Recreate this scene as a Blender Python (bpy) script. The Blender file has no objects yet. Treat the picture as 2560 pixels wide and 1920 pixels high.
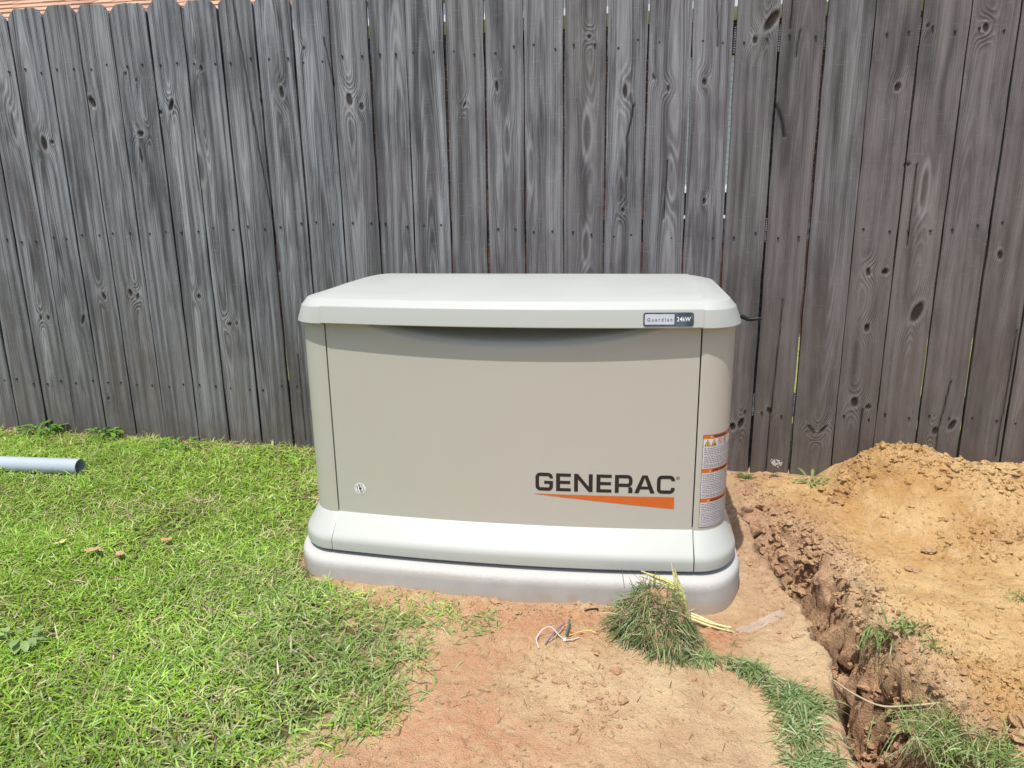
import bpy, math, random
import numpy as np
from mathutils import Matrix, Vector

SC = bpy.context.scene
COL = SC.collection
rng = np.random.default_rng(11)
random.seed(5)

# ------------------------------------------------------------------ camera
CAM_POS = np.array([0.3196, -1.8991, 0.9854])
PITCH, YAW, ROLL = 0.2480, 0.1592, -0.0144
def cam_axes(p, y, r):
    f = np.array([0, math.cos(p), -math.sin(p)]); u = np.array([0, math.sin(p), math.cos(p)]); x = np.array([1., 0, 0])
    c, s = math.cos(y), math.sin(y); Z = np.array([[c, -s, 0], [s, c, 0], [0, 0, 1]])
    f, u, x = Z @ f, Z @ u, Z @ x
    c, s = math.cos(r), math.sin(r)
    return c * x + s * u, -s * x + c * u, f
cx_, cu_, cf_ = cam_axes(PITCH, YAW, ROLL)
cam = bpy.data.cameras.new('camera'); cam.sensor_width = 36.0; cam.lens = 1822.84 / 2560 * 36
cam.clip_start = 0.05; cam.clip_end = 300
camo = bpy.data.objects.new('camera', cam); COL.objects.link(camo)
M = Matrix.Identity(4)
for i in range(3):
    M[i][0], M[i][1], M[i][2], M[i][3] = cx_[i], cu_[i], -cf_[i], CAM_POS[i]
camo.matrix_world = M
SC.camera = camo

# ------------------------------------------------------------------ light
SUN_DIR = Vector((-0.115, -0.345, 0.931)).normalized()          # towards the sun
elev = math.asin(SUN_DIR.z)
W = bpy.data.worlds.new('World'); SC.world = W; W.use_nodes = True
nt = W.node_tree; bg = nt.nodes['Background']
sky = nt.nodes.new('ShaderNodeTexSky'); sky.sky_type = 'NISHITA'; sky.sun_disc = False
sky.sun_elevation = elev; sky.sun_rotation = math.atan2(SUN_DIR.x, SUN_DIR.y)
sky.air_density = 1.0; sky.dust_density = 2.0; sky.ozone_density = 1.0
nt.links.new(sky.outputs[0], bg.inputs[0]); bg.inputs[1].default_value = 0.15
sl = bpy.data.lights.new('sun', 'SUN'); sl.energy = 3.8; sl.angle = math.radians(0.53); sl.color = (1.0, 0.955, 0.89)
so = bpy.data.objects.new('sun', sl); COL.objects.link(so)
so.rotation_euler = (-SUN_DIR).to_track_quat('-Z', 'Y').to_euler(); so.location = (-1, -3, 8)
SC.view_settings.view_transform = 'Standard'; SC.view_settings.look = 'None'
SC.view_settings.gamma = 1.0; SC.view_settings.use_curve_mapping = False
SC.view_settings.exposure = 0.19

# ------------------------------------------------------------------ numeric noise
def _h(ix, iy, iz, s):
    n = (ix * 374761393 + iy * 668265263 + iz * 1442695041 + s * 974634777) & 0xffffffff
    n = ((n ^ (n >> 13)) * 1274126177) & 0xffffffff
    n = ((n ^ (n >> 15)) * 2246822519) & 0xffffffff
    return ((n ^ (n >> 16)) & 0xffff) / 32767.5 - 1.0
def n2(x, y, s=0):
    x = np.asarray(x, float); y = np.asarray(y, float)
    ix = np.floor(x).astype(np.int64); iy = np.floor(y).astype(np.int64)
    fx = x - ix; fy = y - iy
    fx = fx * fx * (3 - 2 * fx); fy = fy * fy * (3 - 2 * fy)
    a = _h(ix, iy, 0, s); b = _h(ix + 1, iy, 0, s); c = _h(ix, iy + 1, 0, s); d = _h(ix + 1, iy + 1, 0, s)
    return (a * (1 - fx) + b * fx) * (1 - fy) + (c * (1 - fx) + d * fx) * fy
def fbm(x, y, s=0, o=4):
    r = 0; a = 1; t = 0
    for i in range(o):
        c, sn = math.cos(i * 1.1), math.sin(i * 1.1)
        r = r + a * n2((x * c - y * sn) * 2 ** i, (x * sn + y * c) * 2 ** i, s + i * 17); t += a; a *= .5
    return r / t
def sstep(a, b, x):
    t = np.clip((x - a) / (b - a), 0, 1); return t * t * (3 - 2 * t)
def in_poly(px, py, poly):
    r = np.zeros(px.shape, bool); n = len(poly)
    for i in range(n):
        x1, y1 = poly[i]; x2, y2 = poly[(i + 1) % n]
        if y1 == y2: continue
        c = ((y1 > py) != (y2 > py)) & (px < (x2 - x1) * (py - y1) / (y2 - y1) + x1)
        r ^= c
    return r

# ------------------------------------------------------------------ mesh helpers
def mesh_obj(name, V, F, mat=None, parent=None, smooth=True, attrs=None, label=None, cat=None, kind=None, group=None, loc=None):
    V = np.asarray(V, np.float32).reshape(-1, 3)
    if loc is not None: V = V - np.asarray(loc, np.float32)
    if isinstance(F, np.ndarray): F = [F]
    if isinstance(F, list) and F and not isinstance(F[0], np.ndarray):
        byl = {}
        for f in F: byl.setdefault(len(f), []).append(f)
        F = [np.array(v, np.int32) for v in byl.values()]
    me = bpy.data.meshes.new(name)
    me.vertices.add(len(V)); me.vertices.foreach_set('co', V.ravel())
    lp = np.concatenate([f.ravel() for f in F]).astype(np.int32)
    tot = np.concatenate([np.full(len(f), f.shape[1], np.int32) for f in F])
    st = np.concatenate([[0], np.cumsum(tot)[:-1]]).astype(np.int32)
    me.loops.add(len(lp)); me.loops.foreach_set('vertex_index', lp)
    me.polygons.add(len(tot)); me.polygons.foreach_set('loop_start', st); me.polygons.foreach_set('loop_total', tot)
    me.polygons.foreach_set('use_smooth', np.full(len(tot), bool(smooth)))
    for k, a in (attrs or {}).items():
        a = np.asarray(a, np.float32)
        if a.ndim == 1:
            at = me.attributes.new(k, 'FLOAT', 'POINT'); at.data.foreach_set('value', a)
        else:
            if a.shape[1] == 3: a = np.c_[a, np.ones(len(a), np.float32)]
            at = me.attributes.new(k, 'FLOAT_COLOR', 'POINT'); at.data.foreach_set('color', a.astype(np.float32).ravel())
    me.update(calc_edges=True); me.validate()
    if mat: me.materials.append(mat)
    o = bpy.data.objects.new(name, me); COL.objects.link(o)
    if loc is not None: o.location = tuple(float(v) for v in loc)
    put(o, parent); tag(o, label, cat, kind, group)
    return o
def put(o, parent):
    if parent is not None:
        off = Vector((0, 0, 0)); p = parent
        while p is not None: off += p.location; p = p.parent
        o.parent = parent; o.location = Vector(o.location) - off
def tag(o, label=None, cat=None, kind=None, group=None):
    if label: o['label'] = label
    if cat: o['category'] = cat
    if kind: o['kind'] = kind
    if group: o['group'] = group
def thing(name, label, cat, loc=(0, 0, 0), group=None):
    o = bpy.data.objects.new(name, None); COL.objects.link(o); o.location = loc; o.empty_display_size = .1
    tag(o, label, cat, None, group); return o
def grid_faces(nu, nv, close_u=False):
    i = np.arange(nu if close_u else nu - 1); j = np.arange(nv - 1)
    I, J = np.meshgrid(i, j, indexing='ij'); I2 = (I + 1) % nu
    return np.stack([I * nv + J, I2 * nv + J, I2 * nv + J + 1, I * nv + J + 1], -1).reshape(-1, 4)
def box_vf(c, s):
    x, y, z = c; a, b, d = s[0] / 2, s[1] / 2, s[2] / 2
    V = np.array([(x + i * a, y + j * b, z + k * d) for i in (-1, 1) for j in (-1, 1) for k in (-1, 1)])
    F = np.array([(0, 1, 3, 2), (4, 6, 7, 5), (0, 4, 5, 1), (2, 3, 7, 6), (0, 2, 6, 4), (1, 5, 7, 3)])
    return V, F
class Acc:
    def __init__(s): s.V = []; s.F = {}; s.n = 0
    def add(s, V, F):
        V = np.asarray(V, float).reshape(-1, 3)
        for f in (F if isinstance(F, list) and len(F) and isinstance(F[0], np.ndarray) else [np.asarray(F)]):
            s.F.setdefault(f.shape[1], []).append(f + s.n)
        s.V.append(V); s.n += len(V); return s
    def box(s, c, sz): return s.add(*box_vf(c, sz))
    def obj(s, name, mat, parent=None, smooth=False, **k):
        return mesh_obj(name, np.concatenate(s.V), [np.concatenate(v) for v in s.F.values()], mat, parent, smooth, **k)
def tube_vf(P, r, n=8, cap=True, flat=1.0):
    P = np.asarray(P, float); r = np.broadcast_to(np.asarray(r, float), (len(P),))
    T = np.gradient(P, axis=0); T /= np.linalg.norm(T, axis=1)[:, None] + 1e-12
    up = np.array([0, 0, 1.]); 
    if abs(T[0] @ up) > .9: up = np.array([1., 0, 0])
    A = np.cross(T, up); A /= np.linalg.norm(A, axis=1)[:, None] + 1e-9
    B = np.cross(T, A)
    a = np.arange(n) * 2 * np.pi / n
    V = P[:, None] + r[:, None, None] * (A[:, None] * np.cos(a)[None, :, None] + flat * B[:, None] * np.sin(a)[None, :, None])
    V = V.reshape(-1, 3); m = len(P)
    i = np.arange(m - 1)[:, None]; j = np.arange(n)[None]
    F = np.stack([i * n + j, i * n + (j + 1) % n, (i + 1) * n + (j + 1) % n, (i + 1) * n + j], -1).reshape(-1, 4)
    Fs = [F]
    if cap: Fs.append(np.array([list(range(n))[::-1], [(m - 1) * n + k for k in range(n)]]))
    return V, Fs
def smooth_path(P, k=8):
    P = np.asarray(P, float); t = np.linspace(0, len(P) - 1, (len(P) - 1) * k + 1); out = []
    for u in t:
        i = min(int(u), len(P) - 2); f = u - i
        p0, p1, p2, p3 = P[max(i - 1, 0)], P[i], P[i + 1], P[min(i + 2, len(P) - 1)]
        out.append(.5 * (2 * p1 + (p2 - p0) * f + (2 * p0 - 5 * p1 + 4 * p2 - p3) * f * f + (3 * p1 - p0 - 3 * p2 + p3) * f ** 3))
    return np.array(out)
_t = (1 + 5 ** .5) / 2
ICO_V = np.array([(-1, _t, 0), (1, _t, 0), (-1, -_t, 0), (1, -_t, 0), (0, -1, _t), (0, 1, _t), (0, -1, -_t), (0, 1, -_t), (_t, 0, -1), (_t, 0, 1), (-_t, 0, -1), (-_t, 0, 1)]) / math.sqrt(1 + _t * _t)
ICO_F = np.array([(0, 11, 5), (0, 5, 1), (0, 1, 7), (0, 7, 10), (0, 10, 11), (1, 5, 9), (5, 11, 4), (11, 10, 2), (10, 7, 6), (7, 1, 8), (3, 9, 4), (3, 4, 2), (3, 2, 6), (3, 6, 8), (3, 8, 9), (4, 9, 5), (2, 4, 11), (6, 2, 10), (8, 6, 7), (9, 8, 1)])
def ico_sub(V, F):
    V = [tuple(v) for v in V]; mid = {}; out = []
    def m(a, b):
        k = (min(a, b), max(a, b))
        if k not in mid:
            p = np.array(V[a]) + np.array(V[b]); p /= np.linalg.norm(p); V.append(tuple(p)); mid[k] = len(V) - 1
        return mid[k]
    for a, b, c in F:
        d, e, f = m(a, b), m(b, c), m(c, a); out += [(a, d, f), (b, e, d), (c, f, e), (d, e, f)]
    return np.array(V), np.array(out)
ICO2 = ico_sub(ICO_V, ICO_F); ICO3 = ico_sub(*ICO2)

# ------------------------------------------------------------------ material helper
class Mat:
    def __init__(s, name, col=(.5, .5, .5), rough=.6, spec=.5, metal=0):
        s.m = bpy.data.materials.new(name); s.m.use_nodes = True; s.t = s.m.node_tree
        s.b = s.t.nodes['Principled BSDF']; s.b.inputs['Base Color'].default_value = (*col, 1)
        s.b.inputs['Roughness'].default_value = rough; s.b.inputs['Specular IOR Level'].default_value = spec; s.b.inputs['Metallic'].default_value = metal
    def n(s, typ, **k):
        nd = s.t.nodes.new('ShaderNode' + typ)
        for a, v in k.items():
            if a in nd.inputs: s.set(nd.inputs[a], v)
            else: setattr(nd, a, v)
        return nd
    def set(s, inp, v):
        if isinstance(v, bpy.types.NodeSocket): s.t.links.new(v, inp)
        else:
            if inp.type == 'RGBA' and len(v) == 3: v = (*v, 1)
            inp.default_value = v
    def pos(s): return s.n('NewGeometry').outputs['Position']
    def attr(s, name, out='Fac'): return s.n('Attribute', attribute_name=name).outputs[out]
    def math(s, op, a, b=0.0, c=0.0, clamp=False):
        nd = s.n('Math', operation=op, use_clamp=clamp); s.set(nd.inputs[0], a); s.set(nd.inputs[1], b); s.set(nd.inputs[2], c); return nd.outputs[0]
    def vscale(s, v, sc):
        nd = s.n('Vector Math'.replace(' ', ''), operation='MULTIPLY') if False else s.t.nodes.new('ShaderNodeVectorMath'); nd.operation = 'MULTIPLY'
        s.set(nd.inputs[0], v); nd.inputs[1].default_value = sc; return nd.outputs[0]
    def vadd(s, v, w):
        nd = s.t.nodes.new('ShaderNodeVectorMath'); nd.operation = 'ADD'; s.set(nd.inputs[0], v); s.set(nd.inputs[1], w); return nd.outputs[0]
    def noise(s, v, scale, detail=4, rough=.55, out='Fac'):
        nd = s.n('TexNoise'); s.set(nd.inputs['Vector'], v); nd.inputs['Scale'].default_value = scale; nd.inputs['Detail'].default_value = detail; nd.inputs['Roughness'].default_value = rough; return nd.outputs[out]
    def ramp(s, f, a, b, lo=0., hi=1.):
        nd = s.n('MapRange', interpolation_type='SMOOTHSTEP'); s.set(nd.inputs[0], f); nd.inputs[1].default_value = a; nd.inputs[2].default_value = b; nd.inputs[3].default_value = lo; nd.inputs[4].default_value = hi; return nd.outputs[0]
    def mix(s, f, a, b, bt='MIX'):
        nd = s.n('Mix', data_type='RGBA', blend_type=bt); s.set(nd.inputs[0], f); s.set(nd.inputs[6], a); s.set(nd.inputs[7], b); return nd.outputs[2]
    def base(s, c): s.set(s.b.inputs['Base Color'], c)
    def bump(s, h, dist=.002, strength=1.0):
        nd = s.n('Bump'); s.set(nd.inputs['Height'], h); nd.inputs['Distance'].default_value = dist; nd.inputs['Strength'].default_value = strength
        s.t.links.new(nd.outputs[0], s.b.inputs['Normal'])

def paint(name, col, rough=.42, dust=.12):
    m = Mat(name, col, rough, .45); p = m.pos()
    f = m.noise(p, 3.0, 5); g = m.noise(m.vscale(p, (1, 1, .25)), 14, 5, .6)
    c = m.mix(m.ramp(f, .35, .7, 0, dust), col, tuple(v * .86 for v in col))
    c = m.mix(m.ramp(g, .58, .75, 0, dust), c, (.52, .43, .33))
    c = m.mix(m.ramp(m.noise(m.vscale(p, (1, 1, .12)), 45, 4, .6), .62, .8, 0, .10), c, tuple(min(1, v * 1.25) for v in col))
    m.base(c); m.bump(m.math('ADD', m.math('MULTIPLY', m.noise(p, 900, 2), .12), m.math('MULTIPLY', m.noise(p, 4.5, 2), 1.0)), .0016, .5)
    m.set(m.b.inputs['Roughness'], m.ramp(f, .3, .7, rough - .05, rough + .1))
    return m.m
def plain(name, col, rough=.55, spec=.4, metal=0, var=.15, scale=40):
    m = Mat(name, col, rough, spec, metal)
    f = m.noise(m.pos(), scale, 4)
    m.base(m.mix(m.ramp(f, .3, .7, 0, 1), tuple(v * (1 - var) for v in col), tuple(min(1, v * (1 + var)) for v in col)))
    return m.m

MT = {}
MT['panel'] = paint('bisque_panel_paint', (.495, .468, .402), .42, .16)
MT['trim'] = paint('bisque_trim_paint', (.465, .478, .442), .38, .12)
MT['trim'].node_tree.nodes['Principled BSDF'].inputs['Specular IOR Level'].default_value = .28
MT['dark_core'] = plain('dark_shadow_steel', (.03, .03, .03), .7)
MT['black'] = plain('black_plastic', (.012, .012, .014), .45)
MT['ink'] = plain('charcoal_print', (.022, .017, .016), .5, var=.05)
MT['orange'] = plain('orange_print', (.62, .13, .022), .45, var=.04)
MT['white_print'] = plain('white_vinyl', (.66, .63, .63), .4, var=.04)
MT['grey_print'] = plain('grey_small_print', (.20, .20, .21), .6, var=.1)
MT['yellow_print'] = plain('yellow_print', (.75, .46, .03), .5, var=.04)
MT['red_print'] = plain('red_print', (.55, .06, .08), .5, var=.04)
MT['silver'] = plain('silver_badge_face', (.55, .56, .60), .35, .5, .15, var=.04)
MT['badge_dark'] = plain('dark_badge_face', (.06, .075, .085), .18, .6, .2, var=.5, scale=60)
MT['letter_white'] = plain('white_badge_letters', (.85, .85, .86), .4, var=.02)

# ------------------------------------------------------------------ ground shape
LAWN = [(-3.6, 1.02), (-3.6, -1.7), (-.55, -1.7), (-.33, -.86), (-.264, -.749), (-.228, -.716), (-.166, -.682), (-.166, -.618), (-.109, -.582), (-.094, -.526), (-.09, -.475),
        (-.157, -.347), (-.179, -.282), (-.27, -.24), (-.37, -.20), (-.44, -.15), (-.50, -.11), (-.48, .0), (-.60, .02), (-.60, .72), (-.3, .80), (.45, .82), (.62, 1.02)]
TY = np.array([-1.9, -.9, -.615, -.556, -.46, -.312, -.214, -.045, .059, .322, .52, .70, .80])
TL = np.array([.84, .80, .786, .779, .795, .822, .821, .815, .785, .742, .735, .745, .76])
RY = np.array([-1.9, -.9, -.522, -.43, -.27, -.112, -.026, .184, .311, .39, .55, .70, .80])
RX = np.array([1.16, 1.13, 1.085, 1.045, 1.035, 1.035, .975, .985, .95, .90, .85, .80, .77])
DY = np.array([-1.9, -.6, -.1, .1, .3, .5, .72, .82])
DD = np.array([.40, .40, .38, .32, .20, .11, .04, 0])
def ground_fields(x, y):
    base = -.086 - .018 * np.clip(x, -2.3, 1.6)
    far = sstep(2.5, 5, np.hypot(x, y)); base = base * (1 - far) + -.09 * far
    soil = 1 - lawn_soft(x, y)
    # rolling bare dirt
    z = base + .010 * fbm(x * 3.1, y * 3.1, 3, 3) * (1 - far)
    pt = sstep(-.05, .35, fbm(x * 3.7, y * 3.7, 23, 3))
    z = z + soil * (.009 * fbm(x * 13, y * 13, 21, 4) + (.003 + .009 * pt) * np.abs(fbm(x * 38, y * 38, 33, 3)) + (.001 + .005 * pt) * fbm(x * 90, y * 90, 34, 2))
    z = z - soil * .007 * np.exp(-(fbm(x * 9 + 4, y * 9, 25, 2) / .035) ** 2) * pt
    # dirt banked against the pad
    z = z + .010 * np.exp(-((x + .38) / .20) ** 2 - ((y + .16) / .08) ** 2)
    z = z - .022 * np.exp(-((x - .60) / .16) ** 2 - ((y + .10) / .12) ** 2) + .008 * np.exp(-((x - .30) / .20) ** 2 - ((y + .30) / .20) ** 2)
    # spoil spread on the far side of the trench
    edge = np.interp(y, RY, RX)
    sp = sstep(edge - .02, edge + .12, x) * sstep(3.0, 2.0, x) * sstep(-1.9, -1.4, y) * sstep(1.0, .85, y)
    z = z + sp * (.018 + .018 * fbm(x * 5, y * 5, 8, 4) + .014 * np.abs(fbm(x * 16, y * 16, 9, 4)))
    rough = np.clip(np.exp(-((x - 1.22 - .3 * (-.35 - y)) / .14) ** 2 - ((y + .36) / .17) ** 2) * 1.2 + np.exp(-((x - edge - .03) / .07) ** 2) * sstep(1.0, .7, y), 0, 1) * (sp > 0)
    z = z + rough * (.030 * np.abs(fbm(x * 26, y * 26, 41, 4)) + .018 * np.abs(fbm(x * 60, y * 60, 42, 3)))
    # trench
    wob = .022 * fbm(x * 7 + 5, y * 7, 12, 3) + .020 * fbm(x * 22, y * 22, 13, 4)
    l = np.interp(y, TY, TL); r = np.interp(y, RY, RX); D = np.interp(y, DY, DD, right=0)
    up = sstep(.25, .45, y)
    tl = sstep(l - .01, l + .028, x + wob)
    slope_r = .115 + .02 * up
    tr = sstep(r + .012, r - slope_r, x + wob * 1.6)
    cut = tl * tr * (D > 0)
    cut2 = np.clip(cut + (.12 * fbm(x * 30, y * 30, 15, 4) + .16 * np.abs(fbm(x * 17, y * 17, 16, 3))) * cut * (1 - cut) * 4, 0, 1)
    lip = np.exp(-((x - l + .02) / .03) ** 2) * (D > 0) * sstep(.85, .7, y)
    z = z + .008 * lip * (1 + fbm(x * 30, y * 30, 77, 3))
    z = z - D * cut2
    # slumped bank behind the generator side
    bank = np.exp(-((x - .88) / .13) ** 2 - ((y - .38) / .26) ** 2)
    z = z + bank * (.055 * fbm(x * 11, y * 11, 52, 4) + .040 * np.abs(fbm(x * 33, y * 33, 53, 3)) - .015)
    return z, cut, sp, rough, bank
def lawn_soft(x, y):
    j = .018 * fbm(x * 20, y * 20, 60, 3)
    acc = 0
    for dx, dy in ((0, 0), (.02, 0), (-.02, 0), (0, .02), (0, -.02)):
        acc = acc + in_poly(x + j + dx, y + j + dy, LAWN)
    back = (y > 1.03) & (y < 30)
    acc = acc / 5.0
    return np.where(back | (x < -3.5) | (y < -1.75) | (x > 3.4), 1.0, acc)
def gz(x, y):
    return ground_fields(np.atleast_1d(np.asarray(x, float)), np.atleast_1d(np.asarray(y, float)))[0]

def axis(a):
    out = []
    for lo, hi, st in a: out.append(np.arange(lo, hi - 1e-6, st))
    return np.concatenate(out + [[a[-1][1]]])
xs = axis([(-60, -12, 8), (-12, -3.4, .8), (-3.4, -.7, .03), (-.7, 1.95, .0055), (1.95, 3.4, .03), (3.4, 12, .8), (12, 60, 8)])
ys = axis([(-60, -12, 8), (-12, -1.9, .7), (-1.9, -1.0, .02), (-1.0, 1.05, .0055), (1.05, 1.6, .04), (1.6, 12, .6), (12, 60, 8)])
X, Y = np.meshgrid(xs, ys, indexing='ij')
Z, cut, sp, rough, bank = ground_fields(X, Y)
lawn = lawn_soft(X, Y) * lawn_soft(X + .07, Y) * lawn_soft(X + .05, Y - .05) * lawn_soft(X + .05, Y + .05)
lawn = lawn * np.where((X > -.75) & (X < .1) & (Y < .1) & (Y > -.95), sstep(-.35, .25, fbm(X * 16, Y * 16, 65, 3) + .9 * sstep(-.2, -.6, X)), 1)
wall = np.clip(cut * (1 - cut) * 4, 0, 1)
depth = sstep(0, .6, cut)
hx = wall * (.014 * fbm(Y * 48, Z * 40, 93, 4) + .035 * fbm(Y * 20 + Z * 6, Z * 14, 90, 4) + .05 * np.exp(-(fbm(Y * 7 + Z * 3, Z * 5, 91, 3) / .06) ** 2))
redness = np.clip(sstep(.05, .5, fbm(X * 2.3 + 3, Y * 2.3, 70, 4)) * .5 + np.exp(-((X - .12) / .30) ** 2 - ((Y + .20) / .08) ** 2) * .7 + np.exp(-((X - .55) / .08) ** 2 - ((Y + .2) / .08) ** 2) * .8 + np.exp(-((X - .2) / .25) ** 2 - ((Y + .62) / .1) ** 2) * .35, 0, 1) * (1 - sp)
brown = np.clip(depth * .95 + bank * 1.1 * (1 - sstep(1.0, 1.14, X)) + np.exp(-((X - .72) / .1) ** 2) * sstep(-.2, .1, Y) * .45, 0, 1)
V = np.stack([X + hx, Y, Z], -1).reshape(-1, 3)

ms = Mat('sandy_clay_soil', rough=.95, spec=.12); p = ms.pos()
def soil_color(ms, p, red, brn, spl):
    f1 = ms.noise(p, 5.5, 6, .6); f2 = ms.noise(p, 38, 5, .65); f3 = ms.noise(p, 260, 3, .6)
    f4 = ms.noise(p, 13, 5, .65); f5 = ms.noise(p, 100, 4, .7)
    c = ms.mix(ms.ramp(f1, .32, .68), (.52, .345, .19), (.66, .485, .28))
    c = ms.mix(spl, c, ms.mix(ms.ramp(f1, .32, .68), (.53, .31, .12), (.68, .465, .222)))
    c = ms.mix(ms.math('MULTIPLY', red, ms.ramp(f2, .25, .6)), c, (.54, .24, .13))
    c = ms.mix(ms.ramp(f4, .56, .70, 0, .45), c, ms.mix(spl, (.52, .29, .17), (.50, .28, .13)))
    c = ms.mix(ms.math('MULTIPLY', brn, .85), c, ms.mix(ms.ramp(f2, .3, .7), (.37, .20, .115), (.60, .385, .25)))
    c = ms.mix(ms.ramp(f4, .46, .28, 0, .4), c, (.68, .52, .32))
    c = ms.mix(ms.ramp(f5, .57, .74, 0, .45), c, (.34, .19, .105))
    c = ms.mix(ms.ramp(f3, .57, .8, 0, .45), c, (.27, .15, .085))
    c = ms.mix(ms.ramp(f3, .44, .2, 0, .35), c, (.68, .52, .36))
    return c, f2, f3
c, f2, f3 = soil_color(ms, p, ms.attr('red'), ms.attr('brown'), ms.attr('spoil'))
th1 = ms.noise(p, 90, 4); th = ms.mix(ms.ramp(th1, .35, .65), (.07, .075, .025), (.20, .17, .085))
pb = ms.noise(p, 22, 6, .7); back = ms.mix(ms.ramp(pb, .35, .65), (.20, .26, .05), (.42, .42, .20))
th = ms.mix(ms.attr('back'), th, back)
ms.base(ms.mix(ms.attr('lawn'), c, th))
ms.bump(ms.math('ADD', ms.math('MULTIPLY', f2, 1.2), ms.math('MULTIPLY', f3, .6)), .012, 1.0)
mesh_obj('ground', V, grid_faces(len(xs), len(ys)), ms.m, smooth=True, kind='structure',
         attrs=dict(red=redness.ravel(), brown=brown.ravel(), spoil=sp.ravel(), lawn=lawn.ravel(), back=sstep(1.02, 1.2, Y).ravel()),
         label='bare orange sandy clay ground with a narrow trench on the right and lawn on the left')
MT['soil'] = ms.m

# ------------------------------------------------------------------ dirt mound against the fence
mx = np.arange(.93, 2.9, .0065); my = np.arange(.02, .995, .0065)
X2, Y2 = np.meshgrid(mx, my, indexing='ij')
crest = np.interp(X2, [.93, 1.02, 1.08, 1.15, 1.21, 1.34, 1.42, 1.50, 1.60, 1.70, 1.90, 2.3, 2.7, 2.9], [-.16, -.10, -.03, .075, .130, .128, .105, .085, .080, .088, .07, .0, -.08, -.2])
yc = .70 + .03 * np.sin(X2 * 7)
foot = -.105
front = np.interp(X2, [.93, 1.1, 1.3, 1.6, 2.2, 2.9], [.58, .38, .22, .10, .06, .3])
tf = np.clip((yc - Y2) / np.maximum(yc - front, .05), 0, 1.4); tb = np.clip((Y2 - yc) / .29, 0, 1.3)
prof = np.where(Y2 < yc, (1 - np.clip(tf, 0, 1)) ** 1.25, 1 - sstep(0, 1.5, tb) * .9)
Z2 = foot + (crest - foot) * prof - .03 * sstep(.9, 1.3, tf) - .02
d = X2 * 0
lump = sstep(-.15, .35, fbm(X2 * 3.4 + 9, Y2 * 3.4, 101, 3))
top = np.exp(-((Y2 - yc) / .10) ** 2)
ro = np.clip(lump * .55 + top * .85 + np.exp(-((X2 - 1.50) / .13) ** 2 - ((Y2 - .40) / .10) ** 2), 0, 1)
amp = sstep(0, .05, crest - foot) 
Z2 = Z2 + amp * (.040 * fbm(X2 * 6, Y2 * 6, 102, 4) + ro * (.040 * np.abs(fbm(X2 * 18, Y2 * 18, 103, 4)) + .034 * np.abs(fbm(X2 * 44, Y2 * 44, 104, 3)) - .02) + .006 * fbm(X2 * 40, Y2 * 40, 105, 3))
# slip scar under the crest
scar = np.exp(-((X2 - 1.19) / .10) ** 4) * sstep(.66, .63, Y2 + .015 * fbm(X2 * 20, Y2 * 20, 7, 2)) * sstep(.45, .60, Y2)
Z2 = Z2 - .040 * scar
Z2 = np.where(Y2 > .985, np.minimum(Z2, .02), Z2)
G2 = ground_fields(X2, Y2)[0]; under = Z2 < G2 - .012
mf = grid_faces(len(mx), len(my)); mf = mf[~(under | (X2 < np.interp(Y2, RY, RX) + .05)).ravel()[mf].any(1)] if False else mf[~(under.ravel()[mf].all(1) | (X2 < np.interp(Y2, RY, RX) + .06).ravel()[mf].any(1))]
def mound_z(x, y):
    i = np.clip(((x - mx[0]) / .0065).astype(int), 0, len(mx) - 1); j = np.clip(((y - my[0]) / .0065).astype(int), 0, len(my) - 1)
    inside = (x > mx[0]) & (x < mx[-1]) & (y > my[0]) & (y < my[-1])
    return np.where(inside, Z2[i, j], -9)
one = np.ones(X2.size)
mesh_obj('dirt_mound', np.stack([X2, Y2, Z2], -1).reshape(-1, 3), mf, MT['soil'], smooth=True,
         attrs=dict(red=one * 0, brown=(ro.ravel() * .12), spoil=one, lawn=one * 0, back=one * 0), loc=None,
         label='heap of loose orange sand dug from the trench, piled against the fence', cat='dirt pile')
def top_z(x, y):
    x = np.atleast_1d(np.asarray(x, float)); y = np.atleast_1d(np.asarray(y, float))
    return np.maximum(gz(x, y), mound_z(x, y))

# ------------------------------------------------------------------ soil crumbs (uncountable)
def crumb_mesh(P, S, squash=.7, base=(ICO_V, ICO_F), seed=1):
    r = np.random.default_rng(seed); n = len(P); bv, bf = base; m = len(bv)
    k = 1 + r.uniform(-.38, .38, (n, m)) * (1 if m < 20 else .75)
    sc = S[:, None] * r.uniform(.5, 1.45, (n, 3)); sc[:, 2] *= squash
    a = r.uniform(0, 6.28, n); ca, sa = np.cos(a), np.sin(a)
    v = bv[None] * k[..., None] * sc[:, None]
    x = v[..., 0] * ca[:, None] - v[..., 1] * sa[:, None]; y = v[..., 0] * sa[:, None] + v[..., 1] * ca[:, None]
    V = np.stack([x, y, v[..., 2]], -1) + P[:, None]
    F = bf[None] + (np.arange(n) * m)[:, None, None]
    return V.reshape(-1, 3), F.reshape(-1, 3)
def crumb_attrs(P, m):
    rep = lambda a: np.repeat(a, m)
    sp_ = ground_fields(P[:, 0], P[:, 1])[2]; br = np.clip(np.exp(-((P[:, 0] - .88) / .13) ** 2) * .8, 0, 1)
    return dict(red=rep((1 - sp_) * rng.uniform(0, .6, len(P))), brown=rep(np.clip(br * rng.uniform(.2, 1, len(P)) + rng.uniform(0, .7, len(P)) ** 2.5, 0, 1)), spoil=rep(sp_), lawn=rep(P[:, 0] * 0), back=rep(P[:, 0] * 0))
N = 110000
cxr = rng.uniform(-.5, 1.95, N); cyr = rng.uniform(-.95, .98, N)
g_ = ground_fields(cxr, cyr); mz = mound_z(cxr, cyr); onm = mz > g_[0]
dens = .05 + .10 * sstep(.1, .5, fbm(cxr * 4, cyr * 4, 200, 3)) + .7 * g_[3] + .45 * g_[4]
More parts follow.
